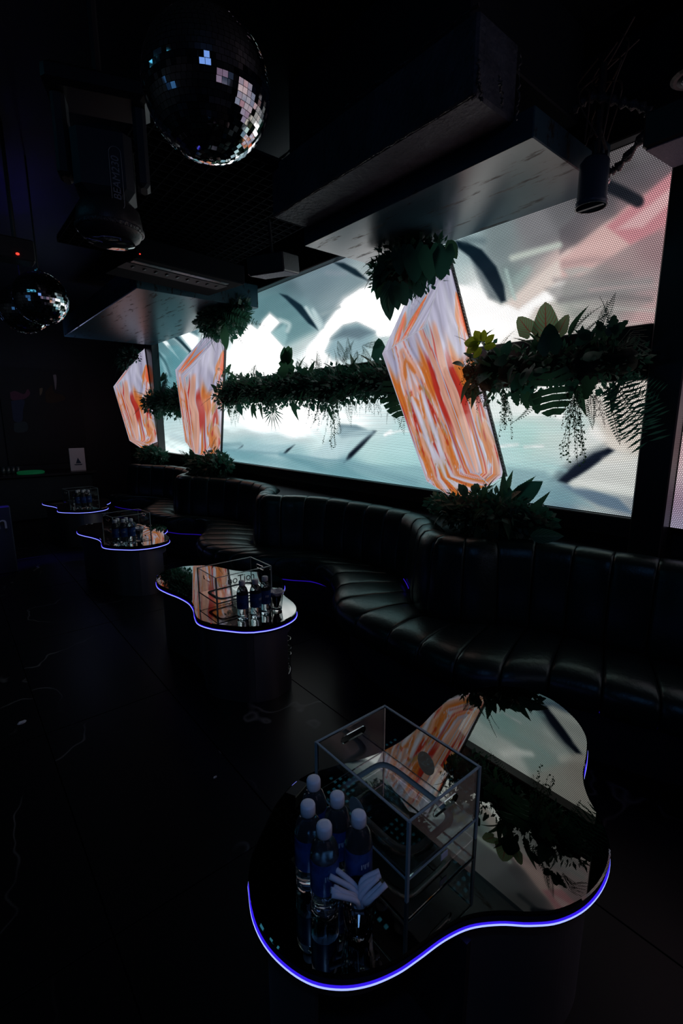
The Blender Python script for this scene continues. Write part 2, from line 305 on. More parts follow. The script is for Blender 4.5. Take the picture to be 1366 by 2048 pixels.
STROKES = [([(392, 640), (405, 660), (400, 690)], 5, 3, (225, 242, 244), 1),
 ([(327, 661), (355, 678), (380, 703), (392, 716)], 2.4, 2, (25, 50, 60), 0.9),
 ([(325, 664), (352, 681), (376, 705)], 2, 2, (210, 238, 242), 0.7),
 ([(318, 707), (332, 727), (341, 752)], 2.5, 2.5, (35, 75, 85), 0.8),
 ([(322, 655), (360, 640), (400, 625)], 6, 6, (60, 90, 98), 0.7),
 ([(335, 720), (345, 745), (350, 790)], 9, 10, (95, 155, 165), 0.5),
 ([(345, 870), (370, 880), (400, 890)], 5, 6, (190, 220, 228), 0.5),
 ([(560, 640), (578, 648), (575, 662)], 4, 4, (210, 232, 234), 0.8),
 ([(612, 615), (628, 640), (640, 652)], 3, 3, (215, 235, 238), 0.8),
 ([(626, 618), (642, 640), (646, 655)], 2.5, 3, (200, 225, 230), 0.7),
 ([(655, 545), (690, 548)], 5, 6, (150, 160, 172), 0.5),
 ([(444, 890), (480, 888)], 4, 3, (120, 160, 170), 0.5),
 ([(470, 901), (440, 900)], 2.4, 3, (120, 160, 172), 0.7),
 ([(563, 908), (520, 905), (480, 903)], 2.5, 3, (130, 172, 184), 0.7),
 ([(690, 921), (650, 920), (600, 912), (560, 909)], 2.6, 3, (130, 175, 188), 0.8),
 ([(685, 872), (720, 868), (745, 866)], 4, 5, (150, 180, 190), 0.7),
 ([(563, 908), (600, 922), (640, 935)], 5, 8, (115, 165, 178), 0.6),
 ([(688, 922), (760, 945), (830, 965)], 8, 10, (120, 165, 178), 0.6),
 ([(440, 900), (560, 925), (700, 955), (860, 985)], 9, 8, (120, 172, 184), 0.6),
 ([(770, 870), (782, 862)], 3, 3, (250, 255, 255), 0.7),
 ([(840, 865), (800, 862), (780, 868)], 2, 3, (245, 252, 252), 0.7),
 ([(930, 480), (965, 482)], 7, 8, (90, 110, 118), 0.6),
 ([(1025, 516), (1070, 503), (1118, 490)], 6, 6, (205, 215, 205), 0.9),
 ([(1012, 540), (1022, 575), (1030, 598)], 3, 4, (190, 215, 210), 0.8),
 ([(1035, 560), (1055, 540)], 8, 8, (165, 190, 185), 0.6),
 ([(1207, 368), (1240, 383), (1275, 402)], 13, 5, (22, 26, 34), 0.95),
 ([(1160, 395), (1205, 380)], 8, 6, (40, 44, 50), 0.6),
 ([(1120, 600), (1200, 592), (1300, 598)], 5, 8, (120, 118, 120), 0.6),
 ([(1110, 560), (1180, 555), (1260, 548)], 5, 7, (140, 135, 138), 0.5),
 ([(1150, 612), (1250, 618), (1330, 622)], 3, 5, (190, 190, 184), 0.6),
 ([(1130, 640), (1200, 645), (1280, 650)], 5, 6, (205, 200, 194), 0.5),
 ([(1180, 580), (1240, 575), (1320, 570)], 3, 5, (190, 168, 168), 0.6),
 ([(1128, 528), (1200, 520), (1300, 530)], 6, 9, (170, 146, 148), 0.5),
 ([(1150, 968), (1200, 972), (1270, 985)], 9, 6, (225, 230, 224), 0.7),
 ([(1000, 893), (1035, 889)], 2, 5, (252, 255, 255), 0.8),
 ([(1050, 894), (1085, 892)], 2, 5, (252, 255, 255), 0.8),
 ([(1190, 860), (1215, 880), (1245, 895)], 9, 8, (250, 242, 232), 0.6),
 ([(1000, 985), (1060, 985), (1130, 1000)], 14, 12, (120, 160, 172), 0.6),
 ([(1060, 790), (1080, 810), (1120, 830)], 9, 9, (252, 250, 246), 0.7),
 ([(1040, 850), (1100, 860), (1160, 850)], 4, 6, (205, 238, 236), 0.5),
 ([(1000, 930), (1080, 930), (1130, 940)], 4, 6, (180, 222, 224), 0.5),
 ([(1210, 920), (1260, 915)], 6, 8, (232, 226, 216), 0.5)]
def q4(*p): return [(420 + x / 2.846, 450 + y / 2.846) for x, y in p]
def q5(*p): return [(700 + x / 2.051, 450 + y / 2.051) for x, y in p]
def q8(*p): return [(200 + x / 4.879, 560 + y / 4.879) for x, y in p]
POLYS = [ # outline, feather, colour, strength
 (q4((470,300),(700,215),(900,320),(760,410),(700,500),(640,590),(560,430)),9,(122,148,158),.75),(q4((160,415),(400,385),(520,470),(600,600),(520,640),(430,690),(380,600),(290,560),(200,520)),9,(104,146,154),.75),
 (q4((130,640),(180,590),(230,560),(270,590),(300,540),(340,498),(405,552),(350,610),(420,690),(450,760),(470,860),(130,860)),5,(255,255,255),1),(q4((350,615),(430,560),(440,640),(420,690)),4,(165,205,210),.8),
 (q4((540,800),(560,700),(625,610),(690,520),(760,435),(850,365),(920,342),(1070,342),(1070,620),(960,640),(900,590),(830,555),(760,570),(700,625),(650,720),(620,800)),6,(255,255,255),1),
 (q4((660,720),(700,640),(760,582),(840,562),(940,608),(900,690),(840,760),(700,760)),8,(160,192,202),1),(q4((690,650),(760,590),(850,580),(930,612),(850,650),(760,640)),7,(108,132,144),.9),
 (q4((395,390),(440,400),(520,455),(585,540),(615,600),(560,560),(490,480),(430,420)),2.5,(14,36,50),.95),(q4((575,480),(600,490),(640,570),(625,600)),2,(215,238,240),.8),(q4((700,212),(760,215),(830,250),(905,320),(830,290),(760,250)),3,(14,34,46),.95),(q4((620,505),(740,462),(745,470),(640,520)),3,(165,185,190),.7),
 (q4((60,1240),(180,1245),(300,1250),(480,1250),(410,1300),(300,1300),(170,1280),(60,1275)),3,(165,205,215),.6),(q4((160,1275),(190,1250),(185,1262),(150,1282)),1.5,(30,50,64),.9),(q4((410,1305),(440,1275),(485,1248),(450,1285),(430,1303)),1.5,(22,38,52),1),
 (q4((760,1355),(800,1330),(870,1260),(948,1172),(930,1170),(860,1230),(790,1300)),2.5,(12,22,36),1),(q4((735,1135),(830,1140),(890,1165),(800,1185),(735,1200)),4,(100,130,144),.85),(q4((720,1180),(760,1150),(890,1165),(940,1172),(900,1210),(780,1300),(760,1340),(650,1335),(560,1320),(640,1260)),6,(190,222,230),.55),
 (q4((410,1310),(560,1330),(760,1350),(900,1450),(600,1400)),6,(110,160,172),.7),(q4((60,1285),(170,1285),(300,1310),(200,1340),(80,1330)),4,(120,175,185),.6),(q4((900,1455),(760,1360),(1180,1370),(1250,1400),(1300,1500)),6,(135,180,190),.6),
 (q8((575,490),(640,480),(760,540),(880,680),(920,780),(880,740),(760,620),(650,530)),1.6,(36,74,86),.7),(q8((600,480),(900,380),(960,400),(950,540),(760,470)),3,(74,112,122),.7),(q8((755,500),(830,480),(900,520),(970,560),(960,660),(900,690),(800,570)),3,(240,250,252),1),
 (q8((578,560),(660,600),(780,780),(740,740),(660,660),(585,580)),1.6,(238,250,252),.95),(q8((585,700),(640,740),(700,920),(640,930),(600,800)),2.5,(160,205,214),.8),(q8((660,640),(760,640),(860,720),(780,820),(720,880),(700,780)),3,(96,160,172),.6),
 (q5((430,240),(520,270),(620,330),(720,290),(800,220),(880,230),(860,300),(760,340),(700,420),(560,480),(470,430)),8,(255,252,248),1),
 (q5((640,322),(800,185),(900,110),(970,150),(860,230),(760,300),(690,350)),7,(242,226,218),1),(q5((860,140),(970,62),(1080,-10),(1180,60),(1040,150),(940,210),(870,215)),7,(224,186,182),.95),(q5((1050,5),(1200,-110),(1360,-250),(1360,-60),(1250,30),(1150,80)),6,(205,140,148),.95),
 (q5((1090,20),(1240,-90),(1360,-190),(1360,-130),(1200,10)),6,(232,196,196),.7),(q5((860,120),(960,55),(1100,-50),(1360,-250),(1360,-330),(1100,-200),(860,20)),5,(98,92,98),.6),
 (q5((800,260),(900,235),(1060,230),(1240,215),(1250,260),(1000,300),(860,320)),8,(148,146,146),.7),(q5((900,330),(1100,320),(1250,300),(1250,340),(1000,360)),7,(168,160,158),.6),(q5((870,180),(950,170),(1000,180),(900,215)),6,(170,182,178),.6),
 (q5((1180,350),(1290,270),(1290,400),(1150,410)),9,(205,170,170),.7),(q5((430,62),(480,70),(540,100),(600,170),(632,250),(640,312),(620,318),(590,270),(540,190),(490,130),(440,92)),3.5,(12,30,42),1),(q5((480,90),(540,170),(590,260),(620,318),(570,300),(520,200)),7,(12,30,42),.5),
 (q5((1087,925),(1060,912),(1000,935),(920,985),(850,1050),(890,1062),(985,1000)),4,(12,22,38),1),(q5((1050,900),(960,935),(860,1000),(820,1050),(880,1050),(1000,950)),9,(18,32,48),.45),
 (q5((890,1064),(985,1005),(1090,930),(1200,960),(1190,1120),(1100,1100),(1000,1080)),5,(222,224,220),.85),(q5((860,1066),(960,1075),(1100,1120),(1170,1190),(1020,1150),(930,1110)),5,(98,122,144),.9),(q5((640,990),(800,1010),(860,1060),(960,1120),(1000,1160),(740,1120),(650,1050)),9,(128,165,176),.7)]
def polyk(px, py, P, feather):
    n = len(P); d = np.full(len(px), 1e9); ins = np.zeros(len(px), bool)
    for i in range(n):
        ax, ay = P[i]; bx, by = P[(i + 1) % n]; vx, vy = bx - ax, by - ay
        t = np.clip(((px - ax) * vx + (py - ay) * vy) / (vx * vx + vy * vy + 1e-9), 0, 1); d = np.minimum(d, np.hypot(px - ax - t * vx, py - ay - t * vy))
        c = ((ay > py) != (by > py)) & (px < (bx - ax) * (py - ay) / (by - ay + 1e-12) + ax); ins ^= c
    sd = np.where(ins, -d, d); k = np.clip((feather - sd) / (2 * feather), 0, 1); return k * k * (3 - 2 * k)
def paint(px, py):
    n = len(px); C = np.zeros((n, 3)); W = np.zeros(n) + 1e-12
    for x, y, r, g, b in SAMPLES:
        d2 = (px - x) ** 2 + (py - y) ** 2; w_ = np.exp(-d2 / (2 * 22 ** 2)) + 1e-4 / (1 + d2 / 900.0) ** 1.5
        C += w_[:, None] * np.array([r, g, b]); W += w_
    C /= W[:, None]
    for P_, fe, c, st in POLYS:
        x0, y0 = min(p[0] for p in P_) - fe * 2, min(p[1] for p in P_) - fe * 2; x1, y1 = max(p[0] for p in P_) + fe * 2, max(p[1] for p in P_) + fe * 2
        m = (px > x0) & (px < x1) & (py > y0) & (py < y1)
        if not m.any(): continue
        k = polyk(px[m], py[m], P_, fe) * st; C[m] = C[m] * (1 - k[:, None]) + np.array(c) * k[:, None]
    for pts, hw, soft, c, s in STROKES:
        dist = np.full(n, 1e9)
        P = cr(pts, 6) if len(pts) > 2 else [Vector((*p, 0)) for p in pts]
        for a, b in zip(P[:-1], P[1:]):
            vx, vy = b.x - a.x, b.y - a.y; L = vx * vx + vy * vy + 1e-9
            t = np.clip(((px - a.x) * vx + (py - a.y) * vy) / L, 0, 1)
            dist = np.minimum(dist, np.hypot(px - a.x - t * vx, py - a.y - t * vy))
        k = np.clip((hw + soft - dist) / (2 * soft), 0, 1); k = k * k * (3 - 2 * k) * s
        C = C * (1 - k[:, None]) + np.array(c) * k[:, None]
    return C
def srgb2lin(C):
    c = np.clip(C, 0, 255) / 255.0; return np.where(c <= 0.04045, c / 12.92, ((c + .055) / 1.055) ** 2.4)
def ledmat():
    m = bpy.data.materials.new('led_video_wall'); m.use_nodes = True; nt = m.node_tree; nt.nodes.clear()
    out = nt.nodes.new('ShaderNodeOutputMaterial'); e = nt.nodes.new('ShaderNodeEmission'); ad = nt.nodes.new('ShaderNodeAddShader')
    g = nt.nodes.new('ShaderNodeBsdfPrincipled'); g.inputs['Base Color'].default_value = (.006, .006, .008, 1); g.inputs['Roughness'].default_value = .6
    at = nt.nodes.new('ShaderNodeVertexColor'); at.layer_name = 'picture'
    tc = nt.nodes.new('ShaderNodeTexCoord'); sx = nt.nodes.new('ShaderNodeSeparateXYZ'); nt.links.new(tc.outputs['Object'], sx.inputs[0])
    P = 0.0088
    def cell(sock, off):
        a = nt.nodes.new('ShaderNodeMath'); a.operation = 'MULTIPLY_ADD'; a.inputs[1].default_value = 1 / P; nt.links.new(sock, a.inputs[0])
        if isinstance(off, float): a.inputs[2].default_value = off
        else: nt.links.new(off, a.inputs[2])
        f = nt.nodes.new('ShaderNodeMath'); f.operation = 'FRACT'; nt.links.new(a.outputs[0], f.inputs[0])
        s = nt.nodes.new('ShaderNodeMath'); s.operation = 'SUBTRACT'; s.inputs[1].default_value = .5; nt.links.new(f.outputs[0], s.inputs[0])
        q = nt.nodes.new('ShaderNodeMath'); q.operation = 'MULTIPLY'; nt.links.new(s.outputs[0], q.inputs[0]); nt.links.new(s.outputs[0], q.inputs[1]); return q.outputs[0], a.outputs[0]
    qz, az = cell(sx.outputs[2], 0.0)
    fl = nt.nodes.new('ShaderNodeMath'); fl.operation = 'FLOOR'; nt.links.new(az, fl.inputs[0])
    hf = nt.nodes.new('ShaderNodeMath'); hf.operation = 'MULTIPLY'; hf.inputs[1].default_value = .5; nt.links.new(fl.outputs[0], hf.inputs[0])
    qy, _ = cell(sx.outputs[1], hf.outputs[0])
    sm = nt.nodes.new('ShaderNodeMath'); sm.operation = 'ADD'; nt.links.new(qy, sm.inputs[0]); nt.links.new(qz, sm.inputs[1])
    mr = nt.nodes.new('ShaderNodeMapRange'); mr.interpolation_type = 'SMOOTHSTEP'; mr.inputs['From Min'].default_value = .08; mr.inputs['From Max'].default_value = .20; mr.inputs['To Min'].default_value = 1.42; mr.inputs['To Max'].default_value = .30
    nt.links.new(sm.outputs[0], mr.inputs['Value'])
    nt.links.new(at.outputs['Color'], e.inputs['Color']); nt.links.new(mr.outputs[0], e.inputs['Strength'])
    nt.links.new(e.outputs[0], ad.inputs[0]); nt.links.new(g.outputs[0], ad.inputs[1]); nt.links.new(ad.outputs[0], out.inputs[0])
    return m
M['ledwall'] = ledmat()
SX = 2.675
def screen(name, ys, z0, z1, nz, label, colour):
    """a cabinet wall: picture face at x=SX, cabinet body behind"""
    root = thing(name, label, 'screen', (SX, (ys[0] + ys[-1]) / 2, z0))
    inv = Matrix.Translation(-root.location)
    ny = len(ys); zs = np.linspace(z0, z1, nz)
    Yg, Zg = np.meshgrid(ys, zs, indexing='ij'); v = np.stack([np.full(Yg.size, 0.0), Yg.ravel() - root.location.y, Zg.ravel() - z0], 1)
    i, j = np.meshgrid(np.arange(ny - 1), np.arange(nz - 1), indexing='ij'); a = (i * nz + j).ravel()
    f = np.stack([a, a + 1, a + nz + 1, a + nz], 1)
    me = bpy.data.meshes.new('display_face'); me.from_pydata(v.tolist(), [], f.tolist()); me.update(); me.materials.append(M['ledwall'])
    C = srgb2lin(colour(Yg.ravel(), Zg.ravel())); lum = C.min(1)[:, None]; C = C * (1 + 1.3 * np.clip((lum - .70) / .30, 0, 1) ** 1.3)
    at = me.color_attributes.new('picture', 'FLOAT_COLOR', 'POINT'); at.data.foreach_set('color', np.concatenate([C, np.ones((len(C), 1))], 1).ravel())
    link('display_face', me, root)
    MB().box((.002, ys[0] - root.location.y, 0), (.075, ys[-1] - root.location.y, z1 - z0)).build('cabinet_back', M['plastic'], root)
    return root
def maincol(Y, Z):
    px, py = proj(SX, Y, Z); C = paint(px, py)
    f = (vnoise(Y * 4, Z * 19, 3) - .5) * 10
    return C + f[:, None]
YR, YL, ZB, ZT = .865, 7.55, 1.010, 2.783
ysp = YR + (YL - YR) * np.linspace(0, 1, 470) ** 1.5
screen('led_video_wall', ysp, ZB, ZT, 190, 'long wide video wall glowing with white and teal drapes behind the garland', maincol)
def pinkcol(Y, Z):
    t = vnoise(Z * 7 + Y * 1.8, Y * 1.1, 5); u = vnoise(Z * 2.7 - Y * 1.4, Y * 2.7, 9)
    a = np.array([176, 130, 142.]); b = np.array([225, 205, 205.]); c = np.array([95, 120, 150.])
    C = a + (b - a) * t[:, None]; k = np.clip((u - .55) * 4, 0, 1)[:, None] * .6
    lowk = np.clip((1.317 - Z) / .3, 0, 1)[:, None] * .6
    C = C * (1 - k) + c * k; return C * (1 - lowk) + np.array([120, 130, 165.]) * lowk
screen('video_panel', np.linspace(-2.1, .715, 90), .987, ZT, 60, 'pink and lilac video panel at the right edge beyond the black post', pinkcol)
def haze(X, Z):
    t = vnoise(X * 3, Z * 2.5, 15); u = vnoise(X * 6, Z * 5, 16)
    C = np.array([150, 120, 150.]) * (1 - t[:, None]) + np.array([215, 200, 225.]) * t[:, None]
    k = np.clip((u - .5) * 5, 0, 1)[:, None] * .85; return (C * (1 - k) + np.array([20, 40, 60.]) * k) * .80
rs = screen('rear_fill_panel', np.linspace(-.9, .9, 60), 1.0, 2.5, 50, 'lilac fill panel added on the unseen wall behind the photographer', haze)  # unseen panel added as fill light and for the mirror balls to reflect
rs.location = (1.0, Y0 + .10, 1.0); rs.rotation_euler = (0, 0, -PI / 2)
def cyanhaze(X, Z): C = haze(X * 1.3, Z); return np.stack([C[:, 0] * .35, C[:, 1] * .75, C[:, 2] * .95], 1)
ls = screen('side_fill_panel', np.linspace(-.7, .7, 40), 1.0, 2.3, 40, 'dim cyan fill panel added on the left wall outside the frame', cyanhaze)  # out-of-frame panel added to tint the bottles and show in the balls
ls.location = (X0 + .10, 1.95, 1.0); ls.rotation_euler = (0, 0, PI)
# posts and beams around the screens
def block(name, a, b, m, label=None, cat=None, bev=.006):
    c = Vector(((a[0] + b[0]) / 2, (a[1] + b[1]) / 2, a[2])); o = MB().bbox(Vector(a) - c, Vector(b) - c, bev).build(name, m); o.location = c
    if cat: tag(o, label, cat)
    else: struct(o)
    return o
block('trim_1', (2.58, .718, 0), (2.758, .861, HC), M['black_gloss'])
block('trim_2', (2.566, 7.553, 0), (2.758, 7.95, HC), M['black_gloss'])
block('trim_3', (2.64, .865, .90), (2.758, 7.55, ZB - .003), M['black_gloss'])
block('trim_4', (2.61, .865, ZT + .003), (2.758, 7.55, ZT + .18), M['black_gloss'])
block('trim_5', (2.595, .865, 1.687), (2.672, 7.55, 1.943), M['black_gloss'])   # crossbar that carries the garlands

# ------------------------------------------------------------------ crystal lanterns
A_, B_, D_ = .214, .297, .631
KP = .733      # lantern size
PV = {'A': (.214, 3.561, 0), 'B': (.214, 1.616, 0), 'C': (.297, 2.797, .631), 'D': (.297, 1.65, .463), 'E': (-.238, 2.85, .583), 'F': (-.238, 1.717, .416),
      'G': (-.185, 1.513, .179), 'P': (.185, 1.555, .179), 'A2': (-.214, 3.561, 0), 'B2': (-.214, 1.616, 0)}
PV = {k: tuple(KP * c for c in v) for k, v in PV.items()}
LAV, PALE, ORG, RED, PEACH, OCH, BLUE = [np.array(c, float) for c in ((158, 154, 182), (206, 204, 224), (204, 112, 48), (176, 48, 38), (216, 160, 140), (166, 124, 66), (146, 166, 186))]
def petals():
    rp = random.Random(12); out = []
    fans = [(.20, 2.72, 7, .16, 2.6, 1), (.02, 2.50, 8, .34, 1.1, 1), (.24, 2.42, 8, .42, .8, 1), (.08, 2.22, 9, .42, .9, 2), (.27, 2.10, 7, .40, .7, 2), (.16, 1.98, 8, .36, .7, 2), (.02, 1.92, 6, .30, .6, 1), (.22, 1.80, 6, .24, .6, 1), (.10, 1.72, 6, .20, .8, 1), (.14, 3.05, 3, .3, .4, 0), (.24, 3.2, 3, .4, .3, 3)]
    for cu, c_s, n, L, sp, hot in fans:
        for k in range(n):
            a = (k / max(1, n - 1) - .5) * 2 * sp + rp.uniform(-.12, .12); l_ = L * rp.uniform(.55, 1.1); bend = rp.uniform(-.5, .5) * (1 if a > 0 else -1)
            pts = []; u, s = cu + rp.uniform(-.01, .01), c_s + rp.uniform(-.04, .04)
            for i in range(5):
                pts.append((u, s)); aa = a * (1 - .22 * i) + bend * .12 * i; u += math.sin(aa) * l_ / 4 * .55; s -= math.cos(aa) * l_ / 4
            pal = [(PALE, .4), (PEACH, .3), (BLUE, .3)] if hot == 0 else [(ORG, .34), (PEACH, .22), (RED, .12 + .08 * (hot == 2)), (OCH, .14), (PALE, .18)] if hot < 3 else [(ORG, .5), (np.array([222., 92, 54]), .5)]
            x = rp.random() * sum(p[1] for p in pal); c = pal[-1][0]
            for col, w_ in pal:
                x -= w_
                if x < 0: c = col; break
            out.append((pts, rp.uniform(.009, .030) * (1.3 if c is PALE else 1), c))
    for k in range(70):
        u, s = rp.uniform(0, .34), rp.uniform(1.55, 2.9); l_ = rp.uniform(.08, .26); a = (u - .14) * rp.uniform(.5, 4); pts = []
        for i in range(5): pts.append((u, s)); u += math.sin(a) * l_ / 4 * .5; s -= math.cos(a) * l_ / 4; a *= .8
        out.append((pts, rp.uniform(.003, .011), rp.choice([ORG, RED, PALE, PALE, PEACH, OCH, LAV, ORG])))
    rp.shuffle(out); return out
PETALS = petals()
def crystal_col(u, s, n):
    u, s, n = u / KP, s / KP, n / KP
    au = np.abs(u + .015)
    w1 = vnoise(au * 7 + 3, s * 4.0, 2) - .5; w2 = vnoise(au * 10, s * 3.2 + 7, 4) - .5
    x = au + w1 * .05; y = s + w2 * .10
    t = vnoise(x * 30, y * 2.6, 11); t2 = vnoise(x * 95, y * 4.5, 12)
    C = LAV + (PALE - LAV) * t[:, None]
    def mixc(C, c, k): k = np.clip(k, 0, 1)[:, None]; return C * (1 - k) + c * k
    low = np.clip((2.86 - s + (vnoise(x * 18, y * 3, 77) - .5) * .5) / .25, 0, 1)
    C = mixc(C, BLUE, (vnoise(x * 22, y * 1.5 + 9, 51) - .62) * 5)
    C = mixc(C, PEACH, (vnoise(x * 26, y * 2.0, 21) - .36) * 5 * low * .85)
    C = mixc(C, OCH, (vnoise(x * 24 + 5, y * 1.6, 31) - .66) * 6 * np.clip((2.1 - s) / .4, 0, 1))
    C = mixc(C, ORG, (vnoise(x * 34, y * 2.4 + 3, 41) - .58) * 6 * low)
    C = mixc(C, RED, (vnoise(x * 44, y * 1.3 + 4, 61) - .72) * 9 * low)
    for pts, wd, c in PETALS:
        d = np.full(len(x), 9.0); tt = np.zeros(len(x))
        for i, (a, b) in enumerate(zip(pts[:-1], pts[1:])):
            vx, vy = b[0] - a[0], b[1] - a[1]; q = np.clip(((x - a[0]) * vx + (y - a[1]) * vy) / (vx * vx + vy * vy), 0, 1)
            dd = np.hypot(x - a[0] - q * vx, (y - a[1] - q * vy)); m = dd < d; d = np.where(m, dd, d); tt = np.where(m, (i + q) / 4, tt)
        w_ = wd * np.sin(PI * np.clip(.06 + .9 * tt, 0, 1)) ** .7; e = d / (w_ + 1e-4)
        k = np.clip((1.25 - e) / .65, 0, 1)
        C = mixc(C, c, k * .82)
        C = mixc(C, PALE, np.clip(1 - np.abs(e - 1.12) / .2, 0, 1) * .25)      # pale outline
    C = C * (1 + .20 * (t2 - .5))[:, None]
    return C
M['crystal'] = bpy.data.materials.new('marbled_lantern_skin'); M['crystal'].use_nodes = True
_nt = M['crystal'].node_tree; _b = _nt.nodes['Principled BSDF']; _a = _nt.nodes.new('ShaderNodeVertexColor'); _a.layer_name = 'picture'
_b.inputs['Roughness'].default_value = .18; _b.inputs['Base Color'].default_value = (.02, .02, .02, 1); _nt.links.new(_a.outputs[0], _b.inputs['Emission Color']); _b.inputs['Emission Strength'].default_value = .78
def facet_mesh(name, quad, off):
    """quad: 3 or 4 corners (local u,s,n) -> dense coloured grid pushed out a little"""
    q = [np.array(p, float) for p in quad]
    if len(q) == 3: q = [q[0], q[0], q[1], q[2]]
    L1 = max(np.linalg.norm(q[1] - q[0]), np.linalg.norm(q[2] - q[3])); L2 = max(np.linalg.norm(q[3] - q[0]), np.linalg.norm(q[2] - q[1]))
    na = int(min(100, max(8, L1 / .007))); nb = int(min(190, max(8, L2 / .010)))
    a = np.linspace(0, 1, na)[:, None, None]; b = np.linspace(0, 1, nb)[None, :, None]
    P = (q[0] * (1 - a) + q[1] * a) * (1 - b) + (q[3] * (1 - a) + q[2] * a) * b
    P = P.reshape(-1, 3)
    C = srgb2lin(crystal_col(P[:, 0] + P[:, 2] * .35 * np.sign(P[:, 0]), P[:, 1], P[:, 2]))
    i, j = np.meshgrid(np.arange(na - 1), np.arange(nb - 1), indexing='ij'); k = (i * nb + j).ravel()
    f = np.stack([k, k + 1, k + nb + 1, k + nb], 1)
    V = [(-p[2], -p[0], p[1]) for p in P]      # local frame: x out of the room, y along the wall, z up the axis
    me = bpy.data.meshes.new(name); me.from_pydata(V, [], f.tolist()); me.update(); me.materials.append(M['crystal'])
    me.validate()
    at = me.color_attributes.new('picture', 'FLOAT_COLOR', 'POINT')
    at.data.foreach_set('color', np.concatenate([C, np.ones((len(C), 1))], 1).ravel())
    return me
FACETS = [('A', 'C', 'D', 'B'), ('C', 'E', 'F', 'D'), ('A2', 'E', 'F', 'B2'), ('A', 'A2', 'E', 'C'), ('D', 'F', 'G', 'P'), ('D', 'P', 'B'), ('F', 'B2', 'G'), ('P', 'G', 'B2', 'B')]
LL = lambda k: Vector((-PV[k][2], -PV[k][0], PV[k][1]))
def make_crystal(Y, Z, ph, yaw, label):
    root = thing('crystal_lantern', label, 'lantern', (2.566, Y, Z)); root.rotation_euler = (0, 0, 0)
    root.matrix_world = Matrix.Translation((2.566, Y, Z)) @ Matrix.Rotation(yaw, 4, 'Z') @ Matrix.Rotation(-ph, 4, 'X')
    for me in CR_MESH: link('facet', me, root)
    for me in CR_SEAM: link('corner_seam', me, root)
    link('back_frame', CR_FRAME, root)
    return root
CR_MESH = [facet_mesh('facet', [PV[k] for k in f], 0) for f in FACETS]
CR_SEAM = [MB().tube([LL(a), LL(b)], .0030, 5).mesh('corner_seam', M['seam']) for a, b in (('A', 'C'), ('C', 'D'), ('D', 'P'), ('C', 'E'), ('E', 'F'), ('F', 'G'), ('G', 'P'), ('P', 'B'), ('E', 'A2'))]
_f = MB().box((0.002, -.165, 1.173), (.026, .165, 2.62))
for k in range(64): _f.box((.006, -.168, 1.188 + k * .0224), (.016, -.165, 1.199 + k * .0224))
CR_FRAME = _f.mesh('back_frame', M['plastic'])
make_crystal(1.304, .010, .358, -.035, 'largest marbled orange crystal lantern, leaning left in front of the video wall')
make_crystal(5.764, -.023, -.199, -.021, 'middle orange crystal lantern standing before the left end of the video wall')
make_crystal(7.510, -.022, .179, .04, 'farthest, smallest orange crystal lantern beyond the left post')

# ------------------------------------------------------------------ leaves
def orient(base, d, nrm):
    d = d.normalized(); z = (nrm - d * nrm.dot(d))
    if z.length < 1e-4: z = d.orthogonal()
    z.normalize(); x = d.cross(z).normalized(); return frame(base, x, d, z)
def leaf(L, W, shape='oval', droop=.15, fold=.12, n=7, lobes=0):
    mb = MB(); mb.uv = []
    for i in range(n + 1):
        t = i / n
        if shape == 'oval': w_ = math.sin(PI * min(1, t ** .85)) ** .8
        elif shape == 'heart': w_ = (1 - t) ** .55 * min(1, (t + .06) * 5) ** .5 * 1.05 if t < 1 else 0
        elif shape == 'lance': w_ = (math.sin(PI * t ** .6)) ** 1.0
        else: w_ = 1 - t
        if lobes and 0 < i < n: w_ *= (1 if i % 2 else .72)
        hw = W / 2 * w_; y = L * t; zz = -droop * L * t * t
        yb = y - (W * .22 if shape == 'heart' and i == 0 else 0)
        if shape == 'heart' and i == 0: hw = W * .28
        for k, sx in enumerate((-1, -.5, 0, .5, 1)):
            mb.v.append((sx * hw, (yb if abs(sx) > .4 else y) if shape == 'heart' and i == 0 else y, zz + fold * hw * abs(sx))); mb.uv.append((sx, t))
    for i in range(n):
        for k in range(4): a = i * 5 + k; mb.f.append((a, a + 1, a + 6, a + 5))
    return mb
def frond(L, W, n=14, lw=.25, droop=.25, taper=True):
    mb = MB(); mb.uv = []
    def P(t): return Vector((0, L * t, -droop * L * t * t))
    for i in range(1, n + 1):
        t = i / n; p = P(t * .98); wl = W / 2 * (math.sin(PI * (.12 + .88 * t) ** .8) if taper else 1) + .002
        h = L / n * lw
        for sx in (-1, 1):
            o = len(mb.v); q = p + Vector((sx * wl, L / n * .55, -.12 * wl))
            mid = (p + q) / 2
            mb.v += [tuple(p), tuple(mid + Vector((0, -h, .002))), tuple(q), tuple(mid + Vector((0, h, .002)))]; mb.uv += [(0, 0), (.5, .5), (1, 1), (.5, .5)]; mb.f.append((o, o + 1, o + 2, o + 3) if sx > 0 else (o + 3, o + 2, o + 1, o))
    o = len(mb.v); mb.tube([P(k / 6) for k in range(7)], [.0022 - .0016 * k / 6 for k in range(7)], 3); mb.uv += [(0, 0)] * (len(mb.v) - o)
    return mb
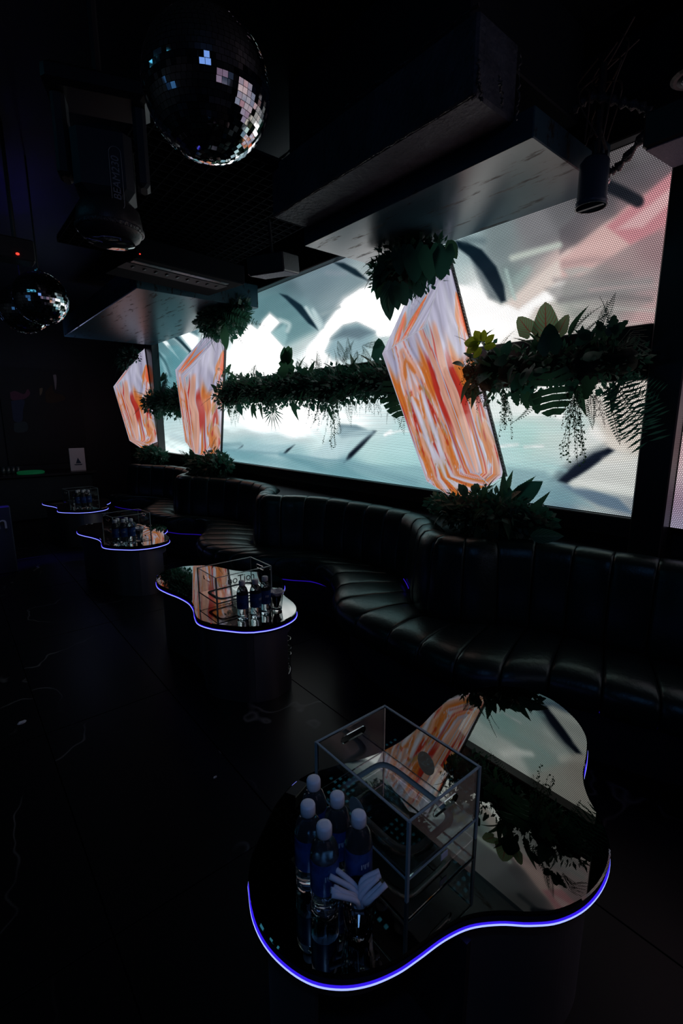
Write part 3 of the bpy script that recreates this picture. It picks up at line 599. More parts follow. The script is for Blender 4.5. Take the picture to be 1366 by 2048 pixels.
def spray(L, n=5, leaves=26, lf=.012, spread=.10, seed=1):
    rr = random.Random(seed); mb = MB()
    for s in range(n):
        ang = rr.uniform(0, 2 * PI); sp = spread * rr.uniform(.2, 1); ln = L * rr.uniform(.55, 1)
        pts = [Vector((math.cos(ang) * sp * (t ** .6), ln * t, math.sin(ang) * sp * t ** .6 * .6)) + Vector((rr.uniform(-.004, .004), 0, rr.uniform(-.004, .004))) for t in [k / 7 for k in range(8)]]
        mb.tube(pts, .0009, 3)
        for k in range(leaves):
            t = (k + .5) / leaves * 7; i = min(6, int(t)); p = pts[i].lerp(pts[i + 1], t - i)
            d = Vector((rr.uniform(-1, 1), rr.uniform(-.2, 1), rr.uniform(-1, 1))).normalized(); q = d.cross(Vector((rr.uniform(-1, 1), .3, rr.uniform(-1, 1)))).normalized()
            l_ = lf * rr.uniform(.7, 1.3); a = p + d * l_ * .2
            mb.add([a, a + d * l_ * .5 + q * l_ * .35, a + d * l_, a + d * l_ * .5 - q * l_ * .35], [(0, 1, 2, 3)])
    return mb
def monstera(L, W):
    mb = MB(); mb.uv = []
    for sx in (-1, 1):
        for k in range(6):      # six fingers each side with gaps between
            t0 = .02 + k * .16; t1 = t0 + .125
            def wd(t): return W / 2 * (math.sin(PI * min(1, .2 + .8 * t)) ** .6)
            y0, y1 = L * t0, L * t1; off = -.10 * L if k < 2 else .06 * L
            o = len(mb.v)
            mb.v += [(0, y0, 0), (0, y1 + .02 * L, 0), (sx * wd(t1) * .5, y1 + off * .5 + .01 * L, .02 * L), (sx * wd(t1) * .98, y1 + off - .01 * L, -.03 * L), (sx * wd(t0), y0 + off, -.03 * L), (sx * wd(t0) * .5, y0 + off * .4, .02 * L)]
            mb.uv += [(0, t0)] * 6; mb.f.append(tuple(range(o, o + 6)) if sx < 0 else tuple(reversed(range(o, o + 6))))
    return mb
def palmfan(L, n=11, spread=1.5):
    mb = MB(); mb.uv = []
    for k in range(n):
        a = (k / (n - 1) - .5) * 2 * spread; d = Vector((math.sin(a), math.cos(a), -.1)); s = Vector((math.cos(a), -math.sin(a), 0)); l_ = L * (.75 + .25 * math.cos(a))
        base = Vector((0, -L * .0 + .12 * L * k / n, 0)); o = len(mb.v)
        mb.v += [tuple(base), tuple(base + d * l_ * .4 + s * L * .035), tuple(base + d * l_), tuple(base + d * l_ * .4 - s * L * .035)]; mb.uv += [(0, 0)] * 4; mb.f.append((o, o + 1, o + 2, o + 3))
    return mb
LM = {}
def reg(k, mb, m, smooth=True): LM[k] = (mb.mesh(k, M[m], smooth), )
LEAF = {}
def L_(key, name, mb, m, length): LEAF[key] = (name, mb.mesh(name, M[m], True), length)
L_('oval', 'oval_leaf', leaf(.10, .055), 'leaf', .10)
L_('ovald', 'oval_leaf', leaf(.12, .07, droop=.3), 'leafdark', .12)
L_('ylw', 'yellow_green_leaf', leaf(.09, .055, droop=.1), 'leaflight', .09)
L_('heart', 'heart_leaf', leaf(.16, .15, 'heart', .12), 'leafdark', .16)
L_('red', 'red_veined_leaf', leaf(.16, .14, 'heart', .08, .1), 'leafred', .16)
L_('lance', 'lance_leaf', leaf(.22, .06, 'lance', .35, .25), 'leaf', .22)
L_('var', 'variegated_leaf', leaf(.20, .10, 'oval', .35, .2), 'leafvar', .20)
L_('ivy', 'lobed_leaf', leaf(.10, .09, 'heart', .15, .2, 8, 1), 'leaf', .10)
L_('fern', 'fern_frond', frond(.30, .10, 18), 'leaf', .30)
L_('fernd', 'fern_frond', frond(.26, .08, 16, .3, .45), 'leafdark', .26)
L_('sfern', 'fern_frond', frond(.18, .05, 20, .3, .1), 'leafdark', .18)
L_('comb', 'comb_frond', frond(.28, .15, 12, .22, .2, False), 'leafdark', .28)
L_('mon', 'split_leaf', monstera(.26, .24), 'leaf', .26)
L_('palm', 'fan_frond', palmfan(.2), 'leafdark', .2)
L_('spr1', 'trailing_spray', spray(.34, 6, 30, .013, .09, 1), 'leaf', .34)
L_('spr2', 'trailing_spray', spray(.26, 9, 26, .010, .10, 2), 'leafbrown', .26)
L_('spr3', 'trailing_spray', spray(.30, 5, 26, .016, .07, 3), 'leafdark', .30)
def put(root, key, base, d, nrm, length=None):
    name, me, L = LEAF[key]; s = (length or L) / L
    o = link(name, me, root); o.matrix_local = Matrix.Translation(-root.location) @ orient(Vector(base), Vector(d), Vector(nrm)) @ Matrix.Scale(s, 4)
    return o
def hero(root, key, b, t, X, dx=0.0, X2=None, nrm=(-1, -.35, .25)):
    p = onX(b[0], b[1], X); q = onX(t[0], t[1], X2 if X2 else X + dx); return put(root, key, p, q - p, nrm, (q - p).length)
def tufts(mb, c, rad, n, size, rr, kinds=(.3,), out=1.0):
    """small leaves all over an ellipsoid: real quads with a fold"""
    for k in range(n):
        v = Vector((rr.gauss(0, 1), rr.gauss(0, 1), rr.gauss(0, 1))).normalized(); rl = rr.uniform(.75, 1.08)
        p = Vector((c[0] + v.x * rad[0] * rl, c[1] + v.y * rad[1] * rl, c[2] + v.z * rad[2] * rl))
        d = (v * out + Vector((rr.uniform(-.7, .7), rr.uniform(-.7, .7), rr.uniform(-.7, .7)))).normalized(); q = d.cross(Vector((rr.uniform(-1, 1), rr.uniform(-1, 1), rr.uniform(-1, 1)))).normalized()
        l_ = size * rr.uniform(.5, 1.4); w_ = l_ * rr.choice((.12, .22, .34))
        mb.add([p, p + d * l_ * .45 + q * w_, p + d * l_, p + d * l_ * .45 - q * w_], [(0, 1, 2, 3)])
def lump(mb, c, rad, rr, n=18, m=12):
    s = rr.uniform(0, 50)
    rings = []
    for j in range(m + 1):
        th = PI * j / m; ring = []
        for i in range(n):
            a = 2 * PI * i / n; v = Vector((math.sin(th) * math.cos(a), math.sin(th) * math.sin(a), math.cos(th))); k = .86 + .28 * mnoise.noise(v * 2.2 + Vector((s, s, s)))
            ring.append(Vector((c[0] + v.x * rad[0] * k, c[1] + v.y * rad[1] * k, c[2] + v.z * rad[2] * k)))
        rings.append(ring)
    mb.loft(rings)
def garland(label, name, ya, yb, za, zb, rad, seed, mix, nl, leafsz, top=1.0, group=None, X=2.441):
    rr = random.Random(seed); root = thing(name, label, 'plant', (X + .07, (ya + yb) / 2, (za + zb) / 2), group=group)
    mb = MB(); N = max(4, int((yb - ya) / .117)); core = MB()
    def ax(t): return Vector((X, ya + (yb - ya) * t, za + (zb - za) * t + .02 * math.sin(t * 19 + seed)))
    for k in range(N + 1):
        t = k / N; c = ax(t); r = rad * rr.uniform(.72, 1.1) * (1 if .04 < t < .96 else .7)
        lump(core, c - root.location, (r * .75, .095, r * .82), rr); tufts(mb, c - root.location, (r, .117, r * 1.08), int(nl), leafsz, rr)
    tag(core.build('blocking_core', M['core'], root, True), kind=None)  # opaque lumps added behind the leaves to stop light
    tag(mb.build('small_foliage', M['leafdark'], root, True), kind='stuff')
    n = int((yb - ya) * mix[1])
    for k in range(n):
        t = rr.random(); c = ax(t); a = rr.uniform(-1.9, 1.9)      # angle round the axis, 0 = towards the room
        v = Vector((-math.cos(a), rr.uniform(-.45, .45), math.sin(a))); key = rr.choice(mix[0])
        p = c + Vector((v.x * rad * .8, rr.uniform(-.04, .04), v.z * rad * .85)); down = Vector((0, 0, -.8 if v.z < .1 else .15))
        d = v + down * rr.uniform(.3, 1.2) + Vector((0, rr.uniform(-.6, .6), 0))
        put(root, key, p, d, v + Vector((0, 0, .5)), LEAF[key][2] * rr.uniform(.44, .77))
    return root
g1 = garland('broad-leaved plant garland with red-veined leaves between the largest lantern and the right post', 'leaf_garland', 0.938, 1.745, 1.764, 1.764, .14, 3, (('heart', 'ovald', 'ivy', 'oval', 'heart', 'fernd', 'lance'), 82), 150, .037)
g2 = garland('long bushy fern garland between the two nearer crystal lanterns', 'leaf_garland', 2.236, 4.948, 1.749, 1.779, .148, 5, (('ivy', 'fern', 'fernd', 'oval', 'ovald', 'lance', 'sfern'), 61), 190, .040)
g3 = garland('short dense garland between the middle and the farthest lantern', 'leaf_garland', 5.681, 7.36, 1.742, 1.742, .16, 8, (('fernd', 'fern', 'oval', 'lance'), 38), 190, .052)
XG = 2.31
for b, t in (((1060, 665), (1035, 632)), ((1092, 668), (1090, 602)), ((1118, 665), (1136, 628))): hero(g1, 'red', b, t, XG)
for b, t in (((960, 685), (930, 705)), ((958, 684), (926, 684)), ((962, 682), (948, 660)), ((966, 684), (968, 658)), ((970, 688), (988, 668)), ((968, 694), (992, 690)), ((958, 690), (940, 700)), ((964, 696), (945, 716))): hero(g1, 'ylw', b, t, 2.258)
hero(g1, 'heart', (1100, 700), (1098, 645), 2.272); hero(g1, 'heart', (1010, 705), (1020, 680), 2.272); hero(g1, 'heart', (1010, 720), (985, 725), 2.258)
hero(g1, 'sfern', (1200, 665), (1230, 585), XG); hero(g1, 'sfern', (1195, 660), (1215, 600), XG); hero(g1, 'ivy', (1225, 665), (1228, 628), XG); hero(g1, 'ivy', (1225, 668), (1255, 640), XG); hero(g1, 'ivy', (1205, 668), (1195, 640), XG); hero(g1, 'ovald', (1180, 680), (1155, 655), XG); hero(g1, 'ovald', (1150, 690), (1185, 662), XG)
hero(g1, 'mon', (1100, 745), (1108, 832), 2.287); hero(g1, 'spr1', (1148, 790), (1150, 932), 2.309); hero(g1, 'spr1', (1155, 780), (1145, 915), 2.272); hero(g1, 'spr2', (1135, 785), (1130, 870), 2.309)
hero(g1, 'spr2', (1190, 790), (1195, 860), 2.309); hero(g1, 'spr3', (1010, 790), (1008, 880), 2.309); hero(g1, 'spr3', (1005, 780), (1012, 850), 2.346); hero(g1, 'spr2', (945, 730), (938, 800), 2.236); hero(g1, 'spr2', (950, 760), (962, 835), 2.272); hero(g1, 'spr2', (940, 710), (936, 760), 2.236)
for b, t in (((1225, 760), (1300, 880)), ((1230, 770), (1265, 868)), ((1215, 775), (1240, 888)), ((1235, 750), (1310, 830)), ((1240, 755), (1318, 780)), ((1235, 765), (1290, 850)), ((1180, 780), (1185, 858))): hero(g1, 'comb' if b[0] > 1220 else 'sfern', b, t, 2.346)
for b, t in (((1050, 790), (1055, 818)), ((1070, 795), (1075, 828)), ((1030, 785), (1035, 812)), ((1180, 760), (1170, 800))): hero(g1, 'ivy', b, t, 2.309)
_w = MB()
for k in range(14):
    a = onX(1235 + 3 * (k % 3), 690 + 3 * (k % 5), 2.272); b = onX(1285 + 9 * math.sin(k * 2.1) + k, 655 + k * 4.6, 2.287); c_ = (a + b) / 2 + Vector((0, 0, .03)); _w.tube([p - g1.location for p in (a, c_, b)], .0012, 3)
tag(_w.build('grass_blades', M['leaf'], g1), kind='stuff')
for b, t, k in (((700, 720), (690, 672), 'fern'), ((690, 725), (668, 676), 'fern'), ((685, 722), (705, 680), 'sfern'), ((640, 740), (612, 712), 'fern'), ((650, 738), (655, 705), 'fern'), ((575, 745), (572, 690), 'ivy'), ((575, 730), (580, 694), 'oval'), ((570, 728), (565, 692), 'oval'), ((560, 750), (540, 745), 'fern'),
                ((600, 740), (585, 715), 'fernd'), ((740, 720), (722, 690), 'sfern'), ((765, 690), (722, 688), 'sfern'), ((760, 715), (755, 675), 'heart'), ((790, 760), (802, 835), 'mon'), ((545, 820), (540, 862), 'palm'), ((585, 800), (590, 842), 'lance'), ((508, 805), (506, 842), 'lance'), ((480, 805), (478, 832), 'ovald'), ((440, 740), (432, 735), 'fern'),
                ((665, 810), (662, 898), 'spr1'), ((672, 805), (676, 870), 'spr1'), ((640, 805), (628, 858), 'spr3'), ((655, 800), (648, 850), 'spr3'), ((705, 800), (706, 835), 'spr2'), ((730, 790), (735, 832), 'spr2'), ((748, 790), (752, 838), 'spr2'), ((622, 800), (618, 848), 'spr3'), ((452, 750), (428, 740), 'fernd'), ((455, 770), (425, 770), 'fernd'), ((450, 790), (432, 800), 'fernd'), ((480, 750), (500, 735), 'fern'), ((455, 745), (460, 728), 'ivy')):
    hero(g2, k, b, t, 2.331)
for b, t, k in (((335, 760), (300, 752), 'fernd'), ((330, 780), (292, 785), 'fernd'), ((325, 795), (290, 800), 'fern'), ((345, 810), (350, 835), 'fern'), ((325, 800), (305, 815), 'fernd'), ((360, 765), (352, 755), 'oval'), ((335, 770), (298, 770), 'fernd'), ((330, 758), (318, 748), 'oval')): hero(g3, k, b, t, 2.309)

def clump(label, name, c, rad, seed, keys, n, tn, tsz, updown=1, group=None):
    rr = random.Random(seed); root = thing(name, label, 'plant', (c[0], c[1], c[2] - rad[2] * updown))
    mb = MB(); core = MB(); N = max(2, int(rad[1] / .066))
    for k in range(-N, N + 1):
        f = k / (N + .5); r = math.sqrt(max(.1, 1 - f * f)); cc = Vector((c[0], c[1] + f * rad[1], c[2])) - root.location
        lump(core, cc, (rad[0] * r * .7, .088, rad[2] * r * .8), rr); tufts(mb, cc, (rad[0] * r, .095, rad[2] * r), tn, tsz, rr)
    core.build('blocking_core', M['core'], root, True); tag(mb.build('small_foliage', M['leafdark'], root, True), kind='stuff')
    for k in range(n):
        v = Vector((-abs(rr.gauss(0, .7)), rr.gauss(0, .8), rr.gauss(0, .8))).normalized(); key = rr.choice(keys)
        p = Vector((c[0] + v.x * rad[0] * .85, c[1] + v.y * rad[1] * .85, c[2] + v.z * rad[2] * .85))
        put(root, key, p, v + Vector((0, rr.uniform(-.3, .3), -.45 if updown < 0 else rr.uniform(-.5, .5))), v + Vector((-.3, 0, .5)), LEAF[key][2] * rr.uniform(.44, .8))
    return root
t1 = clump('broad-leaved plant bunch hanging under the ceiling panel over the largest lantern', 'hanging_plant', (2.36, 2.199, 2.438), (.176, .25, .19), 11, ('heart', 'ovald', 'heart', 'oval', 'lance'), 46, 130, .044, -1)
t2 = clump('bushy hanging plant above the middle crystal lantern', 'hanging_plant', (2.382, 4.801, 2.563), (.19, .40, .22), 12, ('fernd', 'fern', 'ovald'), 50, 170, .058, -1)
t3 = clump('dim hanging plant above the farthest crystal lantern', 'hanging_plant', (2.42, 8.10, 2.42), (.18, .3, .18), 13, ('fernd',), 14, 60, .058, -1)
b1 = clump('variegated potted foliage at the foot of the largest lantern', 'foot_plant', (2.40, 1.57, .97), (.20, .33, .13), 14, ('oval', 'ovald', 'ivy', 'lance', 'fern'), 60, 120, .044, 1)
b2 = clump('dark foliage at the foot of the middle crystal lantern', 'foot_plant', (2.42, 5.42, .99), (.20, .42, .16), 15, ('fernd', 'ovald'), 36, 110, .058, 1)
b3 = clump('dark foliage at the foot of the farthest crystal lantern', 'foot_plant', (2.45, 7.55, .96), (.18, .40, .13), 16, ('fernd', 'ovald'), 20, 90, .058, 1)
for b, t, k, X in (((780, 560), (768, 640), 'var', 2.199), ((790, 560), (790, 618), 'ovald', 2.199), ((765, 545), (742, 580), 'heart', 2.199), ((770, 530), (755, 510), 'heart', 2.199), ((800, 575), (812, 610), 'heart', 2.199), ((765, 560), (750, 600), 'oval', 2.199), ((820, 580), (835, 600), 'fernd', 2.199), ((840, 560), (850, 582), 'sfern', 2.199), ((895, 480), (912, 515), 'oval', 2.236), ((890, 500), (880, 560), 'heart', 2.199), ((860, 500), (858, 560), 'heart', 2.184), ((830, 500), (828, 565), 'heart', 2.184), ((800, 500), (798, 550), 'heart', 2.184)): hero(t1, k, b, t, X)
for b, t, k, X in (((1012, 985), (1022, 942), 'lance', 2.470), ((1020, 1000), (1062, 955), 'lance', 2.470), ((1025, 1005), (1076, 965), 'ovald', 2.470), ((1010, 1000), (1010, 968), 'ovald', 2.470), ((1000, 1010), (955, 985), 'var', 2.359), ((1005, 1010), (1008, 1070), 'var', 2.333), ((1020, 1005), (1040, 1062), 'var', 2.333), ((1030, 1000), (1056, 1078), 'var', 2.333), ((985, 1040), (950, 1050), 'var', 2.315), ((1060, 1072), (1118, 1072), 'var', 2.272), ((960, 1010), (905, 1000), 'oval', 2.444), ((900, 1010), (850, 1020), 'oval', 2.444), ((890, 1030), (835, 1045), 'fern', 2.401), ((900, 1000), (860, 990), 'fern', 2.444), ((1030, 1070), (985, 1075), 'lance', 2.298), ((1000, 1050), (1040, 1082), 'lance', 2.298)): hero(b1, k, b, t, X)
for b, t, k, X in (((440, 620), (490, 630), 'fernd', 2.236), ((450, 640), (470, 680), 'fernd', 2.236), ((430, 650), (415, 690), 'lance', 2.236), ((460, 625), (500, 640), 'fern', 2.236), ((425, 640), (398, 635), 'fern', 2.236), ((450, 650), (448, 700), 'oval', 2.236), ((440, 600), (470, 598), 'fern', 2.272), ((420, 605), (402, 590), 'fern', 2.272)): hero(t2, k, b, t, X)

# ------------------------------------------------------------------ serpentine sofa
BS = [[(2.44, .5), (2.435, .67), (2.38, .87), (2.346, 1.07), (2.25, 1.28), (2.10, 1.42), (2.04, 1.52), (2.01, 1.63)], [(2.01, 1.63), (2.09, 1.80), (2.225, 1.94), (2.36, 2.15), (2.40, 2.40)],
      [(2.40, 2.40), (2.385, 2.7), (2.34, 2.99), (2.237, 3.238), (2.118, 3.35), (2.02, 3.53)], [(2.02, 3.53), (2.10, 3.72), (2.32, 3.98), (2.40, 4.35)], [(2.40, 4.35), (2.36, 4.65), (2.286, 4.89), (2.1, 5.2), (2.01, 5.42)]]
FS = [[(2.10, .30), (2.054, .43), (1.976, .65), (1.894, .87), (1.747, 1.02), (1.666, 1.17), (1.638, 1.45), (1.637, 1.62)], [(1.637, 1.62), (1.64, 1.80), (1.67, 2.05), (1.77, 2.23), (1.92, 2.40), (2.045, 2.64), (2.06, 2.80)],
      [(2.06, 2.80), (2.03, 2.98), (1.889, 3.129), (1.672, 3.477), (1.61, 3.85)], [(1.61, 3.85), (1.689, 4.162), (1.85, 4.4), (1.978, 4.617), (2.06, 4.85)], [(2.06, 4.85), (2.00, 5.05), (1.83, 5.22), (1.74, 5.45), (1.70, 5.68)]]
def sh(seg, dx, dy): return [(x + dx, y + dy) for x, y in seg]
BS = [sh(BS[3], .02, -3.85)] + BS + [sh(BS[3], 0, 1.89), sh(BS[4], 0, 1.89)]; BS[0][-1] = (2.44, .5)
FS = [sh(FS[3], .03, -4.55)] + FS + [sh(FS[3], .07, 1.83), sh(FS[4], .05, 1.83)]; FS[0] = [(1.70, -.75), (1.76, -.4), (1.95, -.05), (2.10, .30)]
FS[6][0] = FS[5][-1]; FS[7][0] = FS[6][-1]; BS[7][0] = BS[6][-1]
def sampler(segs):
    pts = [p for s in segs for p in s[:-1]] + [segs[-1][-1]]; k0 = [0]
    for s in segs: k0.append(k0[-1] + len(s) - 1)
    dense = cr(pts, 8); 
    L = []
    for a, b in zip(k0[:-1], k0[1:]):
        seg = dense[a * 8:b * 8 + 1]; c = [0]
        for p, q in zip(seg[:-1], seg[1:]): c.append(c[-1] + (q - p).length)
        L.append((seg, c))
    def f(t):
        i = min(len(L) - 1, max(0, int(t))); seg, c = L[i]; d = (t - i) * c[-1]
        for k in range(len(c) - 1):
            if d <= c[k + 1] or k == len(c) - 2:
                u = (d - c[k]) / (c[k + 1] - c[k] + 1e-9); return seg[k].lerp(seg[k + 1], min(1, max(0, u)))
    return f, [l[1][-1] for l in L]
Bf, BL = sampler(BS); Ff, FL = sampler(FS)
Bc = {}
def BP(t):
    # sub-frames for backrest: point and outward normal
    p = Bf(t); e = .03; q = Bf(min(7.999, t + e)) - Bf(max(0, t - e)); n = Vector((-q.y, q.x, 0)).normalized()
    if n.x > 0: n = -n
    return p, n
seams = []
for i in range(8):
    n = max(3, round((BL[i] + FL[i]) / 2 / .20))
    seams += [i + k / n for k in range(n)]
seams.append(7.999)
sofa = thing('serpentine_sofa', 'black leather channel-tufted sofa winding along the right wall', 'sofa', (2.3, 4, 0))
SO = sofa.location
def panel(t0, t1, kind):
    nu = 12; mb = MB(); rings = []
    for i in range(nu + 1):
        u = i / nu; u = .5 - .5 * math.cos(PI * u) if True else u; g = .008; t = t0 + (t1 - t0) * (g + (1 - 2 * g) * u); pf = math.sin(PI * u) ** .30
        if kind == 'back':
            p, n = BP(t)
            prof = [(.035, .40, 1, 0), (.04, .48, 1, 0), (.035, .58, 1, 0), (.025, .68, 1, 0), (.012, .78, 1, .1), (.0, .83, .8, .6), (-.03, .862, .3, 1), (-.08, .872, 0, 1), (-.13, .86, -.3, 1), (-.155, .83, -1, .4), (-.16, .74, -1, 0)]
            rings.append([Vector((p.x + n.x * (o + (pf - 1) * .012 * a), p.y + n.y * (o + (pf - 1) * .012 * a), z + (pf - 1) * .008 * b)) - SO for o, z, a, b in prof])
        else:
            b_, n = BP(t); f_ = Ff(t); d = (f_ - b_); L = d.length; d.normalize()
            prof = [(-.0, .36, 0, 0), (.03, .42, 0, .6), (.10, .440, 0, 1), (L * .5, .447, 0, 1), (L - .11, .442, 0, 1), (L - .05, .430, .3, .9), (L - .014, .40, .8, .6), (L, .36, 1, .2), (L - .004, .31, 1, 0), (L - .03, .27, .6, -.4), (L - .10, .25, 0, -.3)]
            rings.append([Vector((b_.x + d.x * (o + (pf - 1) * .014 * a), b_.y + d.y * (o + (pf - 1) * .014 * a), z + (pf - 1) * .014 * b)) - SO for o, z, a, b in prof])
    if kind != 'back': rings.reverse()
    mb.loft(rings, closed=False)
    mb.add(rings[0], [tuple(range(len(rings[0])))]); mb.add(rings[-1], [tuple(reversed(range(len(rings[-1]))))])
    return mb
for a, b in zip(seams[:-1], seams[1:]):
    panel(a, b, 'back').build('back_panel', M['leather'], sofa, True)
    panel(a, b, 'seat').build('seat_panel', M['leather'], sofa, True)
def ribbon(fn, z0, z1, n=240):
    """closed wall-like body between two plan curves fn(t)->(p_in,p_out)"""
    rings = []
    for i in range(n + 1):
        a, b = fn(8 * i / n * .9998); rings.append([Vector((a.x, a.y, z0)) - SO, Vector((b.x, b.y, z0)) - SO, Vector((b.x, b.y, z1)) - SO, Vector((a.x, a.y, z1)) - SO])
    return MB().loft(rings, True, True)
def fn_pl(t): b_, n = BP(t); f_ = Ff(t); return b_, f_ + (b_ - f_).normalized() * .12
def fn_core(t): b_, n = BP(t); return b_ - n * .14, b_ - n * .012
ribbon(fn_pl, 0.0, .262).build('plinth', M['black'], sofa)
ribbon(fn_core, 0.0, .80).build('back_core', M['black'], sofa)
def fn_ledge(t): b_, n = BP(t); return Vector((2.745, b_.y, 0)), b_ - n * .162
ledge = ribbon(fn_ledge, 0.0, .83).build('trim_6', M['black']); ledge.location = SO; struct(ledge)
def strip(fn, z, r=.004, t0=0, t1=8, n=200):
    return MB().tube([Vector((fn(t0 + (t1 - t0) * i / n * .9998).x, fn(t0 + (t1 - t0) * i / n * .9998).y, z)) - SO for i in range(n + 1)], r, 5)
strip(lambda t: Ff(t) + (BP(t)[0] - Ff(t)).normalized() * .105, .246, .003).build('led_strip', M['ledfar'], sofa)
for a, b in ((2.38, 2.60), (4.35, 4.60), (6.35, 6.6)):
    strip(lambda t: BP(t)[0] + BP(t)[1] * .046, .449, .003, a, b, 20).build('led_strip', M['ledfar'], sofa)

# ------------------------------------------------------------------ cloud tables
OUT = [(.425, .852), (.398, .785), (.39, .72), (.401, .655), (.425, .600), (.463, .558), (.51, .528), (.565, .508), (.617, .498), (.686, .487), (.748, .467), (.805, .43), (.853, .387), (.908, .350), (.983, .326), (1.07, .323), (1.15, .342), (1.225, .393),
       (1.288, .455), (1.358, .497), (1.457, .53), (1.545, .57), (1.615, .64), (1.663, .74), (1.660, .84), (1.612, .918), (1.526, .974), (1.40, 1.003), (1.27, .99), (1.15, .965), (1.02, .955), (.90, .975), (.80, 1.01), (.70, 1.03), (.602, 1.000), (.523, .946), (.462, .898)]
TC = (1.03, .68)
OUT = [(x - TC[0], y - TC[1]) for x, y in OUT]
OD = cr(OUT + [OUT[0]], 5)[:-1]
def inset(P, d):
    out = []
    n = len(P)
    for i in range(n):
        t = (P[(i + 1) % n] - P[i - 1]).normalized(); out.append(P[i] + Vector((-t.y, t.x, 0)) * d)   # anticlockwise: left normal points inwards
    return out
TT = .455
def zr(P, z): return [Vector((p.x, p.y, z)) for p in P]
def table_parts(root, mirror_seed=0):
    i1 = inset(OD, .014); i2 = inset(OD, .020); i3 = inset(OD, .03); i4 = inset(OD, .055)
    o0 = inset(OD, -.001); o1 = inset(OD, .003)
    MB().loft([zr(o1, TT - .010), zr(o0, TT - .008), zr(o0, TT - .002), zr(o1, TT)], True, True).build('mirror_top', M['mirrortop'], root)
    i0 = inset(OD, .002); MB().loft([zr(i3, TT - .048), zr(i0, TT - .046), zr(i0, TT - .011), zr(i3, TT - .0105)], True, True).build('top_frame', M['slat'], root)
    # bright core strip round the rim; emissive blue bands above and below imitate its glow
    for nm, z0, z1, mm, e in (('led_glow_band', TT - .0288, TT - .0276, 'led', -.0025), ('led_glow_band', TT - .0350, TT - .0336, 'led', -.0020), ('led_strip', TT - .0336, TT - .0288, 'ledcore', -.0030)):
        a_, b_ = inset(OD, e), inset(OD, .0025)
        MB().loft([zr(b_, z0), zr(a_, z0), zr(a_, z1), zr(b_, z1), zr(b_, z0)]).build(nm, M[mm], root)
    # body: walls with an opening in the near lobe
    n = len(OD); W = inset(OD, .038); Wi = inset(OD, .050)
    def inop(i):
        p = OD[i]; a = math.degrees(math.atan2(p.y - .05, p.x + .42)); return p.x < -.25 and -150 < a < -65
    op = [inop(i) for i in range(n)]
    full = MB(); full.loft([zr(Wi, 0), zr(W, .0), zr(W, .085), zr(Wi, .085)]); full.loft([zr(Wi, .345), zr(W, .345), zr(W, .415), zr(Wi, .415)])
    mid = []
    for i in range(n):
        j = (i + 1) % n
        if not (op[i] and op[j]):
            mid.append([Vector((W[i].x, W[i].y, .085)), Vector((W[j].x, W[j].y, .085)), Vector((W[j].x, W[j].y, .345)), Vector((W[i].x, W[i].y, .345)),
                        Vector((Wi[i].x, Wi[i].y, .085)), Vector((Wi[j].x, Wi[j].y, .085)), Vector((Wi[j].x, Wi[j].y, .345)), Vector((Wi[i].x, Wi[i].y, .345))])
    for q in mid: full.add(q, [(0, 1, 2, 3), (5, 4, 7, 6)])
    full.build('steel_body', M['steel'], root, False)
    for p in root.children[-1].data.polygons: p.use_smooth = abs(p.normal.z) < .5
    MB().loft([zr(inset(OD, .052), .08), zr(inset(OD, .052), .088)], True, True).build('shelf', M['cavity'], root)
    cb = MB(); cb.box((-.30, -.22, .09), (-.285, .30, .40)); cb.build('divider', M['cavity'], root)
    # chrome lip of the opening
    idx = [i for i in range(n) if op[i]]
    if idx:
        MB().tube([Vector((W[i].x, W[i].y, .086)) + Vector((0, 0, .002)) for i in idx], .003, 5).build('chrome_lip', M['chrome'], root)
table = thing('cloud_table', 'nearest cloud-shaped mirror table with blue glowing rim in the foreground', 'table', (TC[0], TC[1], 0), 0, 'cloud tables in front of the sofa')
table_parts(table)
TABS = [(1.03, .68, 0, None), (1.285, 2.655, PI / 2, 'second nearest cloud-shaped mirror table, holding three bottles and a box'), (1.255, 4.70, PI / 2 + .12, 'third cloud-shaped mirror table from the front, before the sofa bend'), (1.26, 6.80, PI / 2 + .12, 'farthest cloud-shaped table with blue glowing rim')]
for x, y, r, lb in TABS[1:]: dup(table, (x, y, 0), r, lb)

